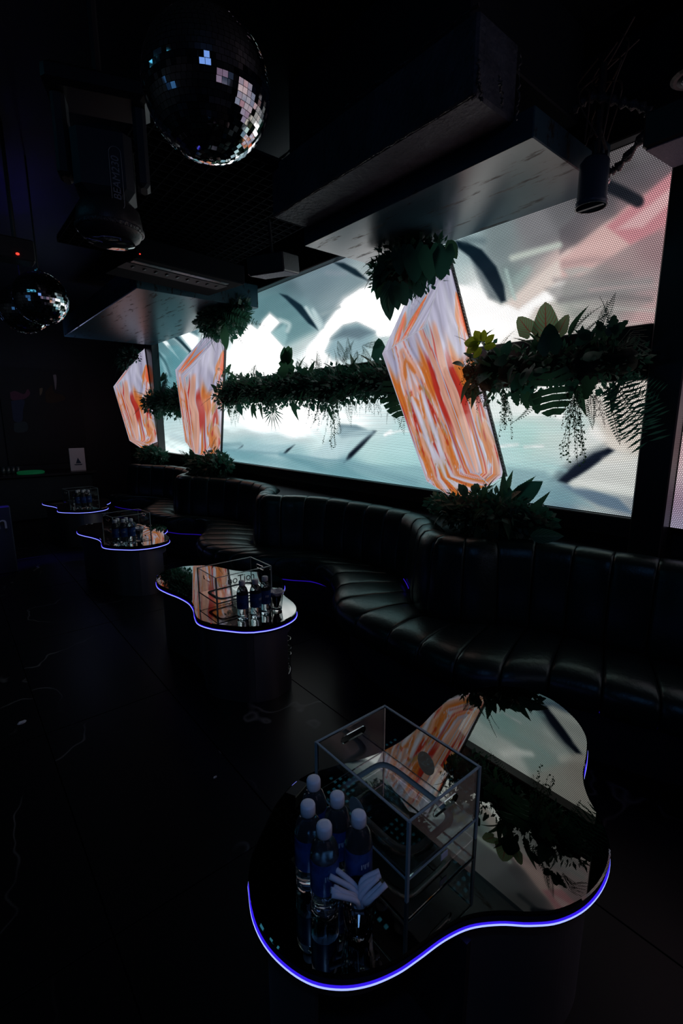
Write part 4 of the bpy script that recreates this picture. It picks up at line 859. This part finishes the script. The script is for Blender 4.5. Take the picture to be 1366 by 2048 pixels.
# ------------------------------------------------------------------ acrylic boxes
def acrylic(name, label, loc, rz, w_, l_, h_, logo=False):
    root = thing(name, label, 'box', loc, rz, 'clear acrylic boxes on the tables'); t = .006; x, y = w_ / 2, l_ / 2; fz = .055
    MB().box((-x, -y, 0), (x, -y + t, h_)).build('side_panel', M['glass'], root) if False else None
    def wallx(sx):        # short walls (normal y) carry the slot handles
        y0 = sx * y; y1 = y0 - sx * t; hw, s0, s1 = .045, h_ - .045, h_ - .022; mb = MB(); a, b = min(y0, y1), max(y0, y1)
        for q in ((-x, -hw, .0, h_), (hw, x, .0, h_), (-hw, hw, 0, s0), (-hw, hw, s1, h_)): pass
        mb = MB()      # frame around the slot as one ring-shaped solid
        O = [(-x, 0), (x, 0), (x, h_), (-x, h_)]; n = 24; I = []
        for k in range(n):
            an = 2 * PI * (k + .5) / n - 3 * PI / 4; cx, cz = math.cos(an), math.sin(an); r = .0115
            I.append(((hw - r) * (1 if cx > 0 else -1) + r * cx, (s0 + s1) / 2 + r * cz))
        def ring(P, yy): return [Vector((p[0], yy, p[1])) for p in P]
        Od = []
        for k in range(n):
            e = k / n * 4; i = int(e); f = e - i; p, q = O[i], O[(i + 1) % 4]; Od.append((p[0] + (q[0] - p[0]) * f, p[1] + (q[1] - p[1]) * f))
        mb.loft([ring(I, b), ring(Od, b), ring(Od, a), ring(I, a), ring(I, b)]); return mb
    for s in (-1, 1): wallx(s).build('handle_panel', M['glass'], root)
    for s in (-1, 1):
        a, b = sorted((s * x, s * (x - t))); MB().box((a, -y + t, 0), (b, y - t, h_)).build('side_panel', M['glass'], root)
    MB().box((-x + t, -y + t, fz), (x - t, y - t, fz + t)).build('floor_panel', M['glass'], root)
    e = .0026; ed = MB()
    for s in (-1, 1):
        ed.box((s * x - e, -y, h_), (s * x + e, y, h_ + .003)); ed.box((-x, s * y - e, h_), (x, s * y + e, h_ + .003))
        for s2 in (-1, 1): ed.box((s * x - .0035, s2 * y - .0035, 0), (s * x + .0035, s2 * y + .0035, h_ + .002))
        ed.box((s * x - e, -y, fz), (s * x + .001, y, fz + .004)); ed.box((-x, s * y - e, fz), (x, s * y + .001, fz + .004))
    ed.build('polished_edge', M['edge'], root)
    # frosted gasket ring on the box floor
    rg = []
    for sc_, z in ((1.0, fz + t), (1.0, fz + t + .004), (.84, fz + t + .004), (.84, fz + t), (1.0, fz + t)):
        ring = []
        for k in range(32):
            an = 2 * PI * (k + .5) / 32; cx = math.copysign(abs(math.cos(an)) ** .35, math.cos(an)); cy = math.copysign(abs(math.sin(an)) ** .35, math.sin(an)); ring.append(Vector((cx * (x - .030 - (1 - sc_) * .10), cy * (y - .030 - (1 - sc_) * .10), z)))
        rg.append(ring)
    MB().loft(rg).build('gasket_ring', M['frost'], root, True)
    for s in (() if logo else (-1, 1)):      # oval frosted sticker on each long side
        MB().loft([[Vector((s * (x + .0005), .0 + .030 * math.cos(2 * PI * k / 24), h_ * .56 + .022 * math.sin(2 * PI * k / 24) * 1.5)) for k in range(24)], [Vector((s * (x + .0012), .0 + .030 * math.cos(2 * PI * k / 24), h_ * .56 + .022 * math.sin(2 * PI * k / 24) * 1.5)) for k in range(24)]], True, True).build('oval_sticker', M['frost'], root)
    MB().box((-.012, -y - .002, .028), (.012, -y - .0004, .044)).build('paper_tag', M['cap'], root) if not logo else None
    return root
ax1 = acrylic('acrylic_box', 'clear acrylic box with slot handles on the nearest table', (.792, .740, TT), 0, .255, .33, .205)
ax2 = acrylic('acrylic_box', 'clear acrylic box lettered in black on the second nearest table', (1.215, 2.44, TT), PI / 2, .24, .345, .205, True)
text('lettering', 'noTion', .066, M['textdark'], ax2, frame((.1215, .02, .12), (0, -1, 0), (0, 0, 1), (-1, 0, 0)) if False else frame((-.1, 0, 0), (0, 1, 0), (0, 0, 1), (1, 0, 0)), .0004)
_tx = [c for c in ax2.children if c.name.startswith('lettering')][0]
_tx.matrix_local = frame((.1225, -.105, .082), (0, -1, 0), (0, 0, 1), (-1, 0, 0))
ax3 = dup(ax1, (1.21, 4.56, TT), PI / 2 + .1, 'clear acrylic box behind five bottles on the third table'); ax4 = dup(ax1, (1.24, 6.60, TT), PI / 2 + .1, 'clear acrylic box on the farthest table')

# ------------------------------------------------------------------ bottles and tumblers
bt = thing('water_bottle', 'x', 'bottle', (0, 0, 0), 0)
def rib(a, z): return 1 - (.10 * max(0, math.cos(a * 5)) ** 2 if z < .014 else .035 * (.5 + .5 * math.cos(a * 10)) if z < .055 else (.02 * math.cos(a * 8) if .15 < z < .175 else 0))
MB().lathe([(.012, .006), (.026, .0), (.030, .006), (.0305, .014), (.0300, .03), (.0305, .05), (.0305, .060), (.0305, .135), (.0305, .142), (.029, .155), (.0245, .168), (.0185, .178), (.0135, .184), (.0130, .190)], 40, fn=rib).build('bottle_body', M['water'], bt, True)
MB().lathe([(.0310, .062), (.0312, .063), (.0312, .137), (.0310, .138)], 32, cap0=False, cap1=False).build('label', M['label'], bt, True)
MB().lathe([(.0150, .186), (.0165, .188), (.0167, .199), (.0165, .207), (.0150, .211), (.010, .2125)], 28, fn=lambda a, z: 1 + .012 * math.cos(a * 28)).build('cap', M['cap'], bt, True)
_lp = MB()
for k in range(5): 
    a = -2.2 + k * .13; _lp.add([Vector((math.cos(a) * .0316, math.sin(a) * .0316, .10 + .012 * (k % 2))), Vector((math.cos(a + .09) * .0316, math.sin(a + .09) * .0316, .10)), Vector((math.cos(a + .09) * .0316, math.sin(a + .09) * .0316, .113)), Vector((math.cos(a) * .0316, math.sin(a) * .0316, .112))], [(0, 1, 2, 3)])
_lp.build('print', M['labelprint'], bt)
BT1 = [((.518, .681), 'blue-labelled water bottle at the very front of the nearest table\'s group'), ((.524, .748), 'water bottle left of centre in the nearest table\'s bottle group'), ((.592, .655), 'water bottle at the right, beside the box on the nearest table'), ((.578, .800), 'rearmost water bottle of the five on the nearest table'), ((.590, .726), 'middle water bottle in the second row on the nearest table')]
bt.location = (BT1[0][0][0], BT1[0][0][1], TT); tag(bt, BT1[0][1], 'bottle', 'water bottles on the nearest table')
for (x, y), lb in BT1[1:]: dup(bt, (x, y, TT), U(0, .6), lb)
for i, (x, y) in enumerate(((1.125, 2.18), (1.19, 2.155), (1.255, 2.165))):
    dup(bt, (x, y, TT), U(0, 2), ('left', 'middle', 'right')[i] + ' one of three water bottles on the second nearest table', 'water bottles on the second nearest table')
PL = ('front left', 'front middle', 'front right', 'rear left', 'rear right')
for i, (x, y) in enumerate(((1.04, 4.27), (1.10, 4.25), (1.16, 4.24), (1.075, 4.33), (1.14, 4.315))):
    dup(bt, (x, y, TT), U(0, 2), PL[i] + ' water bottle in the cluster of five on the third table', 'water bottles on the third table')
for i, (x, y) in enumerate(((1.16, 6.38), (1.22, 6.36), (1.28, 6.36), (1.19, 6.44), (1.25, 6.43))):
    dup(bt, (x, y, TT), U(0, 2), PL[i] + ' water bottle in the cluster of five on the farthest table', 'water bottles on the farthest table')
tb = thing('tumbler', 'faceted glass tumbler of white paper sticks, nearest table front', 'glass', (.545, .600, TT), 0, 'tumblers on the tables')
def oct8(a, z):
    k = PI / 4; return math.cos(k / 2) / math.cos((a % k) - k / 2) if z < .075 else 1
MB().lathe([(.0265, .0), (.029, .004), (.0375, .088), (.0375, .092), (.0350, .092), (.0345, .088), (.0265, .018), (.004, .016)], 48, fn=oct8).build('glass_cup', M['glass'], tb, False)
def sticks(cx, cy, n, seed, grp, zt=TT):
    rr = random.Random(seed)
    for k in range(n):
        side = k % 2; a0 = (2.55 if side else -.25) + rr.uniform(-.25, .25); ln = rr.uniform(.050, .062) if side else rr.uniform(.045, .052)
        b0 = Vector((rr.uniform(-.010, .010), rr.uniform(-.010, .010), zt + .022 + k * .0005)); d = Vector((math.cos(a0), math.sin(a0), 0))
        off = Vector((-d.y, d.x, 0)) * ((k // 2) - n / 4 + .5) * .0125
        c_ = Vector((cx, cy, 0)); p0 = c_ + b0; p1 = c_ + off * .8 + d * .012 + Vector((0, 0, zt + .080 + rr.uniform(0, .006) + (k // 2) * .003)); p2 = c_ + off + d * ln + Vector((0, 0, zt + .098 + (.018 if side else .004) + rr.uniform(0, .008)))
        o = MB().tube(cr([p0 - p0, (p0 + p1) / 2 - p0 + Vector((0, 0, .01)), p1 - p0, p2 - p0], 4), .0058, 8).build('paper_stick', M['paper'], None, True); o.location = p0
        tag(o, 'white paper stick in the front tumbler, ' + ('first', 'second', 'third', 'fourth', 'fifth')[k // 2] + ' of the five leaning ' + ('left' if side else 'right'), 'straw', grp[1])
sticks(.545, .600, 10, 5, ('white paper stick standing in the front tumbler on the nearest table', 'paper sticks in the front tumbler'))
tb2 = dup(tb, (1.325, 2.165, TT), .2, 'glass tumbler stuffed with tissue on the second nearest table'); tb3 = dup(tb, (1.235, 4.30, TT), .1, 'glass tumbler with tissue on the third table')
def tissue(x, y, lb):
    mb = MB(); rings = []; n = 20
    for j, (r, z) in enumerate([(.012, .022), (.018, .045), (.024, .07), (.030, .092), (.040, .104), (.044, .112), (.03, .108), (.012, .098)]):
        rings.append([Vector((math.cos(2 * PI * k / n) * r * (1 + .22 * math.sin(k * 2.3 + j)), math.sin(2 * PI * k / n) * r * (1 + .22 * math.cos(k * 1.7 + j)), z + .006 * math.sin(k * 1.9 + j * 2))) for k in range(n)])
    o = mb.loft(rings, True, True).build('tissue', M['paper'], None, True); o.location = (x, y, TT); tag(o, lb, 'tissue')
tissue(1.325, 2.165, 'crumpled white tissue in the tumbler on the second nearest table'); tissue(1.235, 4.30, 'crumpled pale tissue in the tumbler on the third table')
# glasses on the shelves inside the tables
for x, y, r, nm in ((TABS[1][0], TABS[1][1], TABS[1][2], 'second nearest'), (TABS[2][0], TABS[2][1], TABS[2][2], 'third'), (TABS[3][0], TABS[3][1], TABS[3][2], 'farthest')):
    for k, (u, v, z) in enumerate(((-.50, -.08, .089), (-.50, .0, .089), (-.44, -.12, .089), (-.50, -.08, .182), (-.50, .0, .182))):
        wx = x + u * math.cos(r) - v * math.sin(r); wy = y + u * math.sin(r) + v * math.cos(r)
        dup(tb, (wx, wy, z), 0, ('lower left', 'lower right', 'lower front', 'upper left', 'upper right')[k] + ' glass tumbler inside the opening of the ' + nm + ' table', 'tumblers inside the ' + nm + ' table')

# ------------------------------------------------------------------ ceiling: beams, grid, boxes
def scuffed():
    m = mat('scuffed_grey_paint', (.036, .088, .118), .30); nt = m.node_tree; b = nt.nodes['Principled BSDF']; tc = [n for n in nt.nodes if n.type == 'TEX_COORD'][0]
    mp = nt.nodes.new('ShaderNodeMapping'); mp.inputs['Scale'].default_value = (6, 1.0, 3); nt.links.new(tc.outputs['Object'], mp.inputs[0])
    n = nt.nodes.new('ShaderNodeTexNoise'); n.inputs['Scale'].default_value = 2.6; n.inputs['Detail'].default_value = 9; n.inputs['Roughness'].default_value = .72; nt.links.new(mp.outputs[0], n.inputs['Vector'])
    r = nt.nodes.new('ShaderNodeValToRGB'); r.color_ramp.elements[0].position = .40; r.color_ramp.elements[0].color = (.008, .009, .01, 1); r.color_ramp.elements[1].position = .45; r.color_ramp.elements[1].color = (.036, .088, .118, 1)
    nt.links.new(n.outputs['Fac'], r.inputs[0]); nt.links.new(r.outputs[0], b.inputs['Base Color'])
    r2 = nt.nodes.new('ShaderNodeValToRGB'); r2.color_ramp.elements[0].position = .36; r2.color_ramp.elements[0].color = (.7, .7, .7, 1); r2.color_ramp.elements[1].position = .44; r2.color_ramp.elements[1].color = (.28, .28, .28, 1)
    nt.links.new(n.outputs['Fac'], r2.inputs[0]); nt.links.new(r2.outputs[0], b.inputs['Roughness']); return m
M['scuff'] = scuffed()
M['foamdark'] = mat('dark_rough_board', (.04, .052, .07), .6, noise=(9, (.07, .09, .12), .15), bump=(40, .9))
block('ceiling_beam', (1.613, 1.195, 2.643), (1.874, 2.566, 2.907), M['foamdark'], 'rough black ceiling beam box beside the grey panel', 'beam', .01)
block('ceiling_panel', (1.876, 1.114, 2.563), (2.520, 2.624, 2.673), M['scuff'], 'scuffed grey panel box hanging from the ceiling before the video wall', 'panel', .004)
block('ceiling_soffit', (2.522, 1.136, 2.625), (2.600, 2.346, 2.779), M['scuff'], 'narrow scuffed soffit between the grey panel and the video wall', 'panel', .004)
block('trim_7', (1.686, 1.283, 2.91), (2.56, 2.49, HC), M['black'])
# ragged glossy tape edges of the duct that drops beside the beam
rr = random.Random(4); dk = MB()
for (px, py, qx, qy, w_) in ((945, 88, 946, 200, .012), (955, 115, 962, 205, .008), (998, 150, 1004, 215, .006), (1040, 110, 1035, 240, .004)):
    a = onX(px, py, 1.62); b = onX(qx, qy, 1.62)
    pts = [a.lerp(b, k / 24) + Vector((rr.uniform(-.006, .006), rr.uniform(-.006, .006), 0)) for k in range(25)]; dk.tube([p - Vector((1.613, 1.17, 2.93)) for p in pts], [.733 * w_ * rr.uniform(.4, 1.2) for _ in pts], 5)
o = dk.build('ragged_tape', M['tape']); o.location = (1.613, 1.17, 2.93); tag(o, 'ragged shiny tape edges hanging above the near end of the beam', 'tape')
edge = MB(); pts = [Vector((1.610 + rr.uniform(-.004, .004), 1.195 + k * .0342, 2.91 + rr.uniform(-.006, .006))) for k in range(41)]
edge.tube([p - Vector((2.2, 1.6, 3.06)) for p in pts], [rr.uniform(.002, .008) for _ in pts], 5)
pts = [Vector((1.613 + rr.uniform(-.003, .003), 1.195 + k * .0342, 2.643 + rr.uniform(-.003, .003))) for k in range(41)]
edge.tube([p - Vector((2.2, 1.6, 3.06)) for p in pts], [rr.uniform(.0015, .004) for _ in pts], 5)
o = edge.build('beam_edge_tape', M['tape']); o.location = (2.2, 1.6, 3.06); tag(o, 'crinkled tape along the left edges of the rough beam', 'tape')
# open-cell grid ceiling
gr = MB().box((.88, 2.492, 2.907), (2.20, 4.545, 2.922)).build('ceiling_grid', M['black']); struct(gr)
sl = MB().box((-.0035, 0, 0), (.0035, 2.05, .035)).mesh('slat', M['slat']); sl2 = MB().box((0, -.0035, 0), (1.32, .0035, .035)).mesh('slat', M['slat'])
for k in range(19): link('slat', sl, gr, loc=(.88 + k * .0733, 2.492, 2.872))
for k in range(29): link('slat', sl2, gr, loc=(.88, 2.492 + k * .0733, 2.870))
block('trim_8', (1.42, 4.435, 2.6), (2.60, 7.55, 2.819), M['scuff'])
# air unit
au = thing('air_unit', 'long dark ceiling air unit with a pale slot above the middle lantern', 'vent', (1.173, 3.628, 2.6)); an = math.atan2(.17, 1.25)
au.rotation_euler = (0, 0, an); au.scale = (.733,) * 3
MB().bbox((0, 0, 0), (1.25, .75, .2), .012).build('housing', M['slat'], au); MB().box((.02, .10, -.006), (1.1, .16, 0)).build('pale_strip', M['scuff'], au)
MB().box((.0, .2, -.004), (1.15, .42, 0)).build('outlet', M['black'], au)
vm = MB().bbox((-.012, 0, 0), (.012, .05, .012), .003).mesh('vane', M['tape'])
for k in range(9): link('vane', vm, au, loc=(.1 + k * .12, .26, -.014))
o = MB().lathe([(.001, 0), (.007, .002), (.007, .008), (.001, .01)], 12).build('indicator', M['redled'], au); o.matrix_world = Matrix.Translation((1.52, 4.84, 3.02)); o.matrix_parent_inverse = Matrix.Identity(4)
o.matrix_local = Matrix.Translation((.04, -.006, .03)); o['label'] = 'small red indicator light'
# speaker boxes, lamps
def speaker(label, loc, rz, ry, w_, d_, h_, chrome=False):
    s = thing('ceiling_speaker', label, 'speaker', loc, rz); s.rotation_euler = (0, ry, rz); s.scale = (.733,) * 3
    MB().bbox((-w_ / 2, -d_ / 2, 0), (w_ / 2, d_ / 2, h_), .01).build('cabinet', M['plastic'], s); MB().bbox((-w_ / 2 + .012, -d_ / 2 + .012, -.008), (w_ / 2 - .012, d_ / 2 - .012, 0), .003).build('grille', M['dgrille'], s)
    MB().tube([(0, 0, h_), (0, 0, h_ + .3)], .015, 8).build('bracket', M['plastic'], s); return s
M['dgrille'] = mat('grey_grille', (.10, .10, .15), .6, bump=(200, .5))
speaker('tilted square speaker hung before the video wall, right of the air unit', (1.92, 3.049, 2.497), .45, -.15, .30, .40, .16)
speaker('pale-edged speaker cut by the right edge near the ceiling', (2.272, .682, 2.497), .0, -.1, .42, .36, .16)
dl = thing('round_ceiling_light', 'round dark ceiling fitting above the speaker at the right edge', 'lamp', (2.382, .748, 2.783))
dl.scale = (.733,) * 3
MB().lathe([(.10, 0), (.115, .01), (.115, .03), (.10, .04)], 28).build('rim', M['plastic'], dl); MB().lathe([(.02, -.012), (.05, -.008), (.085, 0)], 24).build('lens', M['lens'], dl, True); MB().tube([(0, 0, .04), (0, 0, .7)], .012, 6).build('stem', M['plastic'], dl)
# hanging spot lamp by the right end of the panel
sp = thing('spot_lamp', 'dark cylindrical spot lamp hanging at the right end of the grey panel', 'lamp', (2.214, 1.026, 2.38))
sp.scale = (.86,) * 3
MB().lathe([(.066, 0), (.070, .004), (.070, .02), (.066, .025), (.066, .19), (.05, .21)], 32, cap0=False).build('housing', M['lampgrey'], sp, True)
MB().lathe([(.005, .022), (.06, .020), (.064, .012), (.066, .0)], 28, cap0=True, cap1=False).build('lens', M['lens'], sp, True)
MB().box((-.008, -.06, -.006), (.008, .06, .018)).build('barn_bar', M['scuff'], sp)
MB().lathe([(.067, .002), (.072, .0), (.072, -.004), (.067, -.004)], 32, cap0=False, cap1=False).build('chrome_ring', M['scuff'], sp, True)
_b1 = MB(); _b1.tube([(.07, 0, .14), (.11, 0, .16), (.11, 0, .28), (0, 0, .36), (-.07, 0, .28)], .008, 6); _b1.tube([(0, 0, .2), (0, 0, .36), (0, 0, .60)], .018, 8); _b1.build('bracket', M['plastic'], sp)
MB().lathe([(.0, -.012), (.032, -.012), (.036, 0), (.032, .012), (.0, .012)], 20, c=(.10, 0, .14)).build('clamp_knob', M['chrome'], sp, True)
tor = MB(); tor.tube([Vector((.10 + .04 * math.cos(a), .01 * math.sin(a * 2), .16 + .04 * math.sin(a))) for a in [k * 2 * PI / 14 for k in range(15)]], .004, 5); tor.build('safety_loop', M['chrome'], sp)
cb = MB(); rr = random.Random(2)
for k in range(6):
    a0 = Vector((U(-.05, .05), U(-.05, .05), .28)); pts = [a0, a0 + Vector((rr.uniform(-.15, .1), rr.uniform(-.1, .1), .18)), a0 + Vector((rr.uniform(-.05, .12), rr.uniform(-.1, .1), .30)), a0 + Vector((rr.uniform(0, .2), rr.uniform(-.1, .2), .45))]; cb.tube(cr(pts, 6), .004, 5)
cb.build('cable', M['cable'], sp)
cd_ = thing('cable_duct', 'crinkled silver-black cable bundle looping above the spot lamp', 'cable', (2.162, .953, 2.746))
pts = cr([onX(1140, 225, 2.16), onX(1185, 195, 2.16), onX(1240, 205, 2.2), onX(1290, 218, 2.24), onX(1300, 250, 2.27), onX(1240, 330, 2.34), onX(1215, 345, 2.34)], 8)
MB().tube([p - cd_.location for p in pts], [.009 + .006 * (k % 3) for k in range(len(pts))], 8).build('bundle', M['tape'], cd_, True)

# ------------------------------------------------------------------ mirror balls
M['mirror'] = mat('mirror_tile', (.80, .82, .85), .03, 1.0)
def ball(label, c, r, rings, dist_parts=300, tilt=0.0):
    root = thing('mirror_ball', label, 'mirror ball', c, tilt)
    MB().lathe([(r * .985 * math.sin(PI * k / 24) + 1e-4, -r * .985 * math.cos(PI * k / 24)) for k in range(25)], 48).build('ball_core', M['black_gloss'], root, True)
    tl = []; camv = (Vector((0, 0, CAMH)) - Vector(c)).normalized(); rr = random.Random(3)
    for j in range(rings):
        th = PI * (j + .5) / rings; cir = 2 * PI * r * math.sin(th); hh = PI * r / rings * .92; n = max(5, int(cir / (PI * r / rings)))
        for i in range(n):
            ph = 2 * PI * (i + .5 * (j % 2)) / n; nr = Vector((math.sin(th) * math.cos(ph), math.sin(th) * math.sin(ph), math.cos(th)))
            up = Vector((0, 0, 1)); x = up.cross(nr).normalized(); y = nr.cross(x); nj = (nr + x * rr.gauss(0, .03) + y * rr.gauss(0, .03)).normalized(); x = y.cross(nj).normalized(); y = nj.cross(x)
            w_ = cir / n * .93; tl.append((nr.dot(camv), nr, nj, x, y, w_, hh))
    tl.sort(key=lambda q: -q[0]); rest = MB(); cache = {}
    for k, (dt, nr, nj, x, y, w_, hh) in enumerate(tl):
        if k < dist_parts:
            key = round(w_, 5)
            if key not in cache: cache[key] = MB().box((-w_ / 2, -hh / 2, -.0015), (w_ / 2, hh / 2, .0008)).mesh('mirror_tile', M['mirror'])
            link('mirror_tile', cache[key], root, mtx=frame(nr * r, x, y, nj))
        else: rest.box((-w_ / 2, -hh / 2, -.0015), (w_ / 2, hh / 2, .0008), frame(nr * r, x, y, nj))
    tag(rest.build('mirror_tiles', M['mirror'], root), kind='stuff')
    MB().lathe([(.035, r * .99), (.035, r * 1.04), (.012, r * 1.06), (.012, r * 1.12)], 16).build('top_cap', M['chrome'], root)
    hh = HC - c[2]; MB().tube([(0, 0, r * 1.1), (0, 0, hh)], .006, 6).build('hanging_rod', M['plastic'], root)
    return root
def along(px, py, d): return ray(px, py).normalized() * d + Vector((0, 0, CAMH))
ball('large mirror ball hanging high at the top left', along(415, 180, 1.9), .1805, 38)
ball('small mirror ball hanging near the far left wall, nearer of two', along(82, 597, 4.4), .180, 30, 0)
ball('smaller dim mirror ball partly behind the other small one', along(48, 618, 5.3), .20, 26, 0)

# cyan dot-matrix panel on the ceiling, left of the frame (seen in the mirror balls)
M['cyan'] = mat('cyan_led_dot', (.1, .3, .3), .4, emit=(.12, .62, .95), estr=1.1)
mf = thing('matrix_light', 'cyan dot-matrix ceiling panel left of the large mirror ball, outside the frame', 'lamp', (-1.38, 2.45, 3.22))
MB().bbox((-.60, -1.13, 0), (.60, 1.13, .07), .01).build('housing', M['plastic'], mf); dm = MB()
for i in range(17):
    for j in range(32):
        if (i // 4 + j // 5) % 3 != 2: dm.box((-.58 + i * .07, -1.10 + j * .07, -.006), (-.552 + i * .07, -1.072 + j * .07, 0))
tag(dm.build('led_dots', M['cyan'], mf), kind='stuff')

# ------------------------------------------------------------------ moving head light, far-left things
mh = thing('moving_head_light', 'black moving-head beam light hanging left below the large mirror ball', 'lamp', along(215, 395, 2.2))
mh.rotation_euler = (0, 0, -.35); mh.scale = (.733,) * 3
MB().bbox((-.13, -.12, -.03), (.13, .12, .27), .035).build('head', M['black'], mh)
MB().lathe([(.02, -.205), (.10, -.20), (.135, -.18), (.15, -.15), (.15, -.12), (.14, -.06), (.11, -.03)], 36).build('nose_ring', M['plastic'], mh, True)
MB().lathe([(.148, -.158), (.157, -.155), (.157, -.140), (.150, -.136)], 36, cap0=False, cap1=False).build('bright_ring', M['tape'], mh, True)
MB().lathe([(.01, -.212), (.08, -.210), (.11, -.204)], 28, cap1=False).build('lens', M['lens'], mh, True)
for s in (-1, 1): MB().bbox((s * .17 - .03, -.06, .05), (s * .17 + .03, .06, .40), .015).build('yoke_arm', M['black'], mh)
MB().bbox((-.22, -.12, .39), (.22, .12, .48), .02).build('base', M['black_gloss'], mh); MB().tube([(0, 0, .48), (0, 0, 1.08)], .02, 8).build('clamp', M['plastic'], mh)
# maker's plate on the head, facing the room
fz = Matrix.Rotation(-.35, 4, 'Z').inverted() @ Vector((-sa, -ca, 0)); fz.normalize(); ux = Vector((0, 0, 1)).cross(fz).normalized()
Pc = Vector((.055, -.1215, .04)) 
text('lettering', 'BEAM230', .046, M['textdim'], mh, frame(Pc, (0, 0, 1), (-1, 0, 0), (0, -1, 0)), .0005, .2)
pl = MB(); pl.tube([Pc + Vector((math.copysign(.0, 1) + (.026 * math.cos(a)), 0, (.105 if math.sin(a) > 0 else -.105) + .028 * math.sin(a))) for a in [k * 2 * PI / 32 for k in range(33)]], .0014, 4); pl.build('name_border', M['textdim'], mh)
# red standby light on a dark box
rb = thing('standby_box', 'tiny red standby light on a dark ceiling box at the far left', 'device', along(35, 508, 4.0))
MB().bbox((-.10, 0, -.03), (.10, .15, .10), .008).build('case', M['plastic'], rb); MB().lathe([(.001, -.008), (.010, -.004), (.010, .004), (.001, .008)], 12, c=(0, -.004, 0)).build('indicator', M['redled'], rb); MB().tube([(0, .07, .1), (0, .07, HC - rb.location.z)], .012, 6).build('stem', M['plastic'], rb)
# dim mural on the back wall
mu = thing('mural', 'dim mural of pale shapes on the dark far wall at left', 'picture', (1.40, Y1 - .02, 1.55))
MB().box((-.6, -.01, -.8), (.6, .0, .8)).build('canvas', M['black'], mu)
def blob(name, pts, c, e, y=-.014):
    m = mat('mural_' + name, c, .8); P = cr([(p[0], p[1]) for p in pts] + [(pts[0][0], pts[0][1])], 4)[:-1]
    L0 = mu.location; W = [onY(p.x, p.y, Y1 - .03) for p in P]; MB().loft([[Vector((q.x - L0.x, y, q.z - L0.z)) for q in W], [Vector((q.x - L0.x, y + .004, q.z - L0.z)) for q in W]], True, True).build('painted_shape', m, mu)
blob('pink', [(20, 785), (30, 782), (48, 788), (55, 778), (60, 788), (48, 798), (24, 800)], (.20, .09, .16), .16)
blob('blue', [(22, 802), (48, 800), (46, 820), (44, 842), (28, 842), (24, 820)], (.06, .09, .18), .16)
blob('grey', [(28, 846), (52, 844), (54, 862), (30, 864)], (.07, .11, .13), .14)
blob('white', [(106, 750), (112, 750), (113, 765), (111, 780), (108, 762)], (.45, .45, .5), .2)
blob('beige', [(79, 777), (85, 776), (84, 785), (80, 791)], (.3, .28, .2), .15)
blob('brown', [(90, 785), (104, 770), (108, 785), (125, 790), (128, 800), (95, 806)], (.08, .065, .05), .10)
# white sign with a sail mark standing on the far bar
bar = thing('bar_counter', 'dark bar counter at the far left end of the room', 'counter', (.55, 8.75, 0))
MB().bbox((-1.4, -.3, .0), (1.25, .3, .66), .02).build('front', M['black'], bar); MB().bbox((-1.45, -.36, .66), (1.3, .36, .70), .008).build('worktop', M['black_gloss'], bar)
MB().box((-.20, -.372, .68), (.0, -.362, .686)).build('led_strip', M['ledfar'], bar)
sg = thing('sail_sign', 'white board sign with a small blue boat mark, far left', 'sign', tuple(onY(157, 940, 8.6))); sg.location.z = .70
hh = onY(157, 896, 8.6).z - .70; ww = (onY(171, 900, 8.6) - onY(140, 900, 8.6)).x / 2
MB().bbox((-ww, -.012, 0), (ww, .012, hh), .003).build('board', M['dimsign'], sg)
M['boat'] = mat('blue_boat_print', (.02, .05, .10), .6)
MB().add([Vector((-.03, -.0135, hh * .32)), Vector((.05, -.0135, hh * .32)), Vector((.005, -.0135, hh * .58))], [(0, 1, 2)]).add([Vector((-.06, -.0135, hh * .29)), Vector((.07, -.0135, hh * .29)), Vector((.05, -.0135, hh * .24)), Vector((-.04, -.0135, hh * .24))], [(3, 2, 1, 0)]).build('boat_mark', M['boat'], sg)
gd = MB().lathe([(.16, 0), (.18, .01), (.18, .03), (.16, .04), (.01, .045)], 32).build('round_tray', M['green_disc']); gd.location = (onY(62, 939, 8.5).x, 8.56, .70); tag(gd, 'faint green lit round tray on the far bar counter', 'tray')
for k in range(7):
    o = MB().lathe([(.03, 0), (.034, .005), (.036, .11), (.034, .11), (.03, .01)], 14).build('bar_glass', M['lens'], None, True); o.location = (onY(4 + k * 5, 925, 8.7).x, 8.75 + .05 * (k % 2), .70); tag(o, 'dim drinking glass on the bar, ' + ('first', 'second', 'third', 'fourth', 'fifth', 'sixth', 'seventh')[k] + ' from the left of the row', 'glass', 'glasses on the bar')
# dim lettering low at the left edge
sb = thing('letter_sign', 'dim lit letter sign near the floor at the left edge', 'sign', tuple(onY(4, 1046, 5.6))); sb.location.z = 0
zc = onY(4, 1046, 5.6).z; MB().bbox((-.5, 0, 0), (.08, .08, zc + .16), .01).build('panel', M['black'], sb)
text('lettering', 'n', .19, M['letter'], sb, frame((.0, -.003, zc), (1, 0, 0), (0, 0, 1), (0, -1, 0)), .002)
# little things on the floor
fl = MB().loft([[Vector((.02 * math.cos(a), .014 * math.sin(a), 0)) for a in [k * PI / 4 for k in range(8)]], [Vector((.018 * math.cos(a) + .004, .012 * math.sin(a), .004 + .003 * math.sin(3 * a))) for a in [k * PI / 4 for k in range(8)]]], True, True).build('paper_scrap', M['paper']); p = onZ(43, 1446, 0); fl.location = (p.x, p.y, .0005); tag(fl, 'small pale paper scrap on the floor at the far left', 'scrap')
fl2 = fl.copy(); COL.objects.link(fl2); p = onZ(430, 1555, 0); fl2.location = (p.x, p.y, .0005); fl2.scale = (.4, .4, .6); tag(fl2, 'tiny paper crumb on the floor left of the acrylic box', 'scrap')
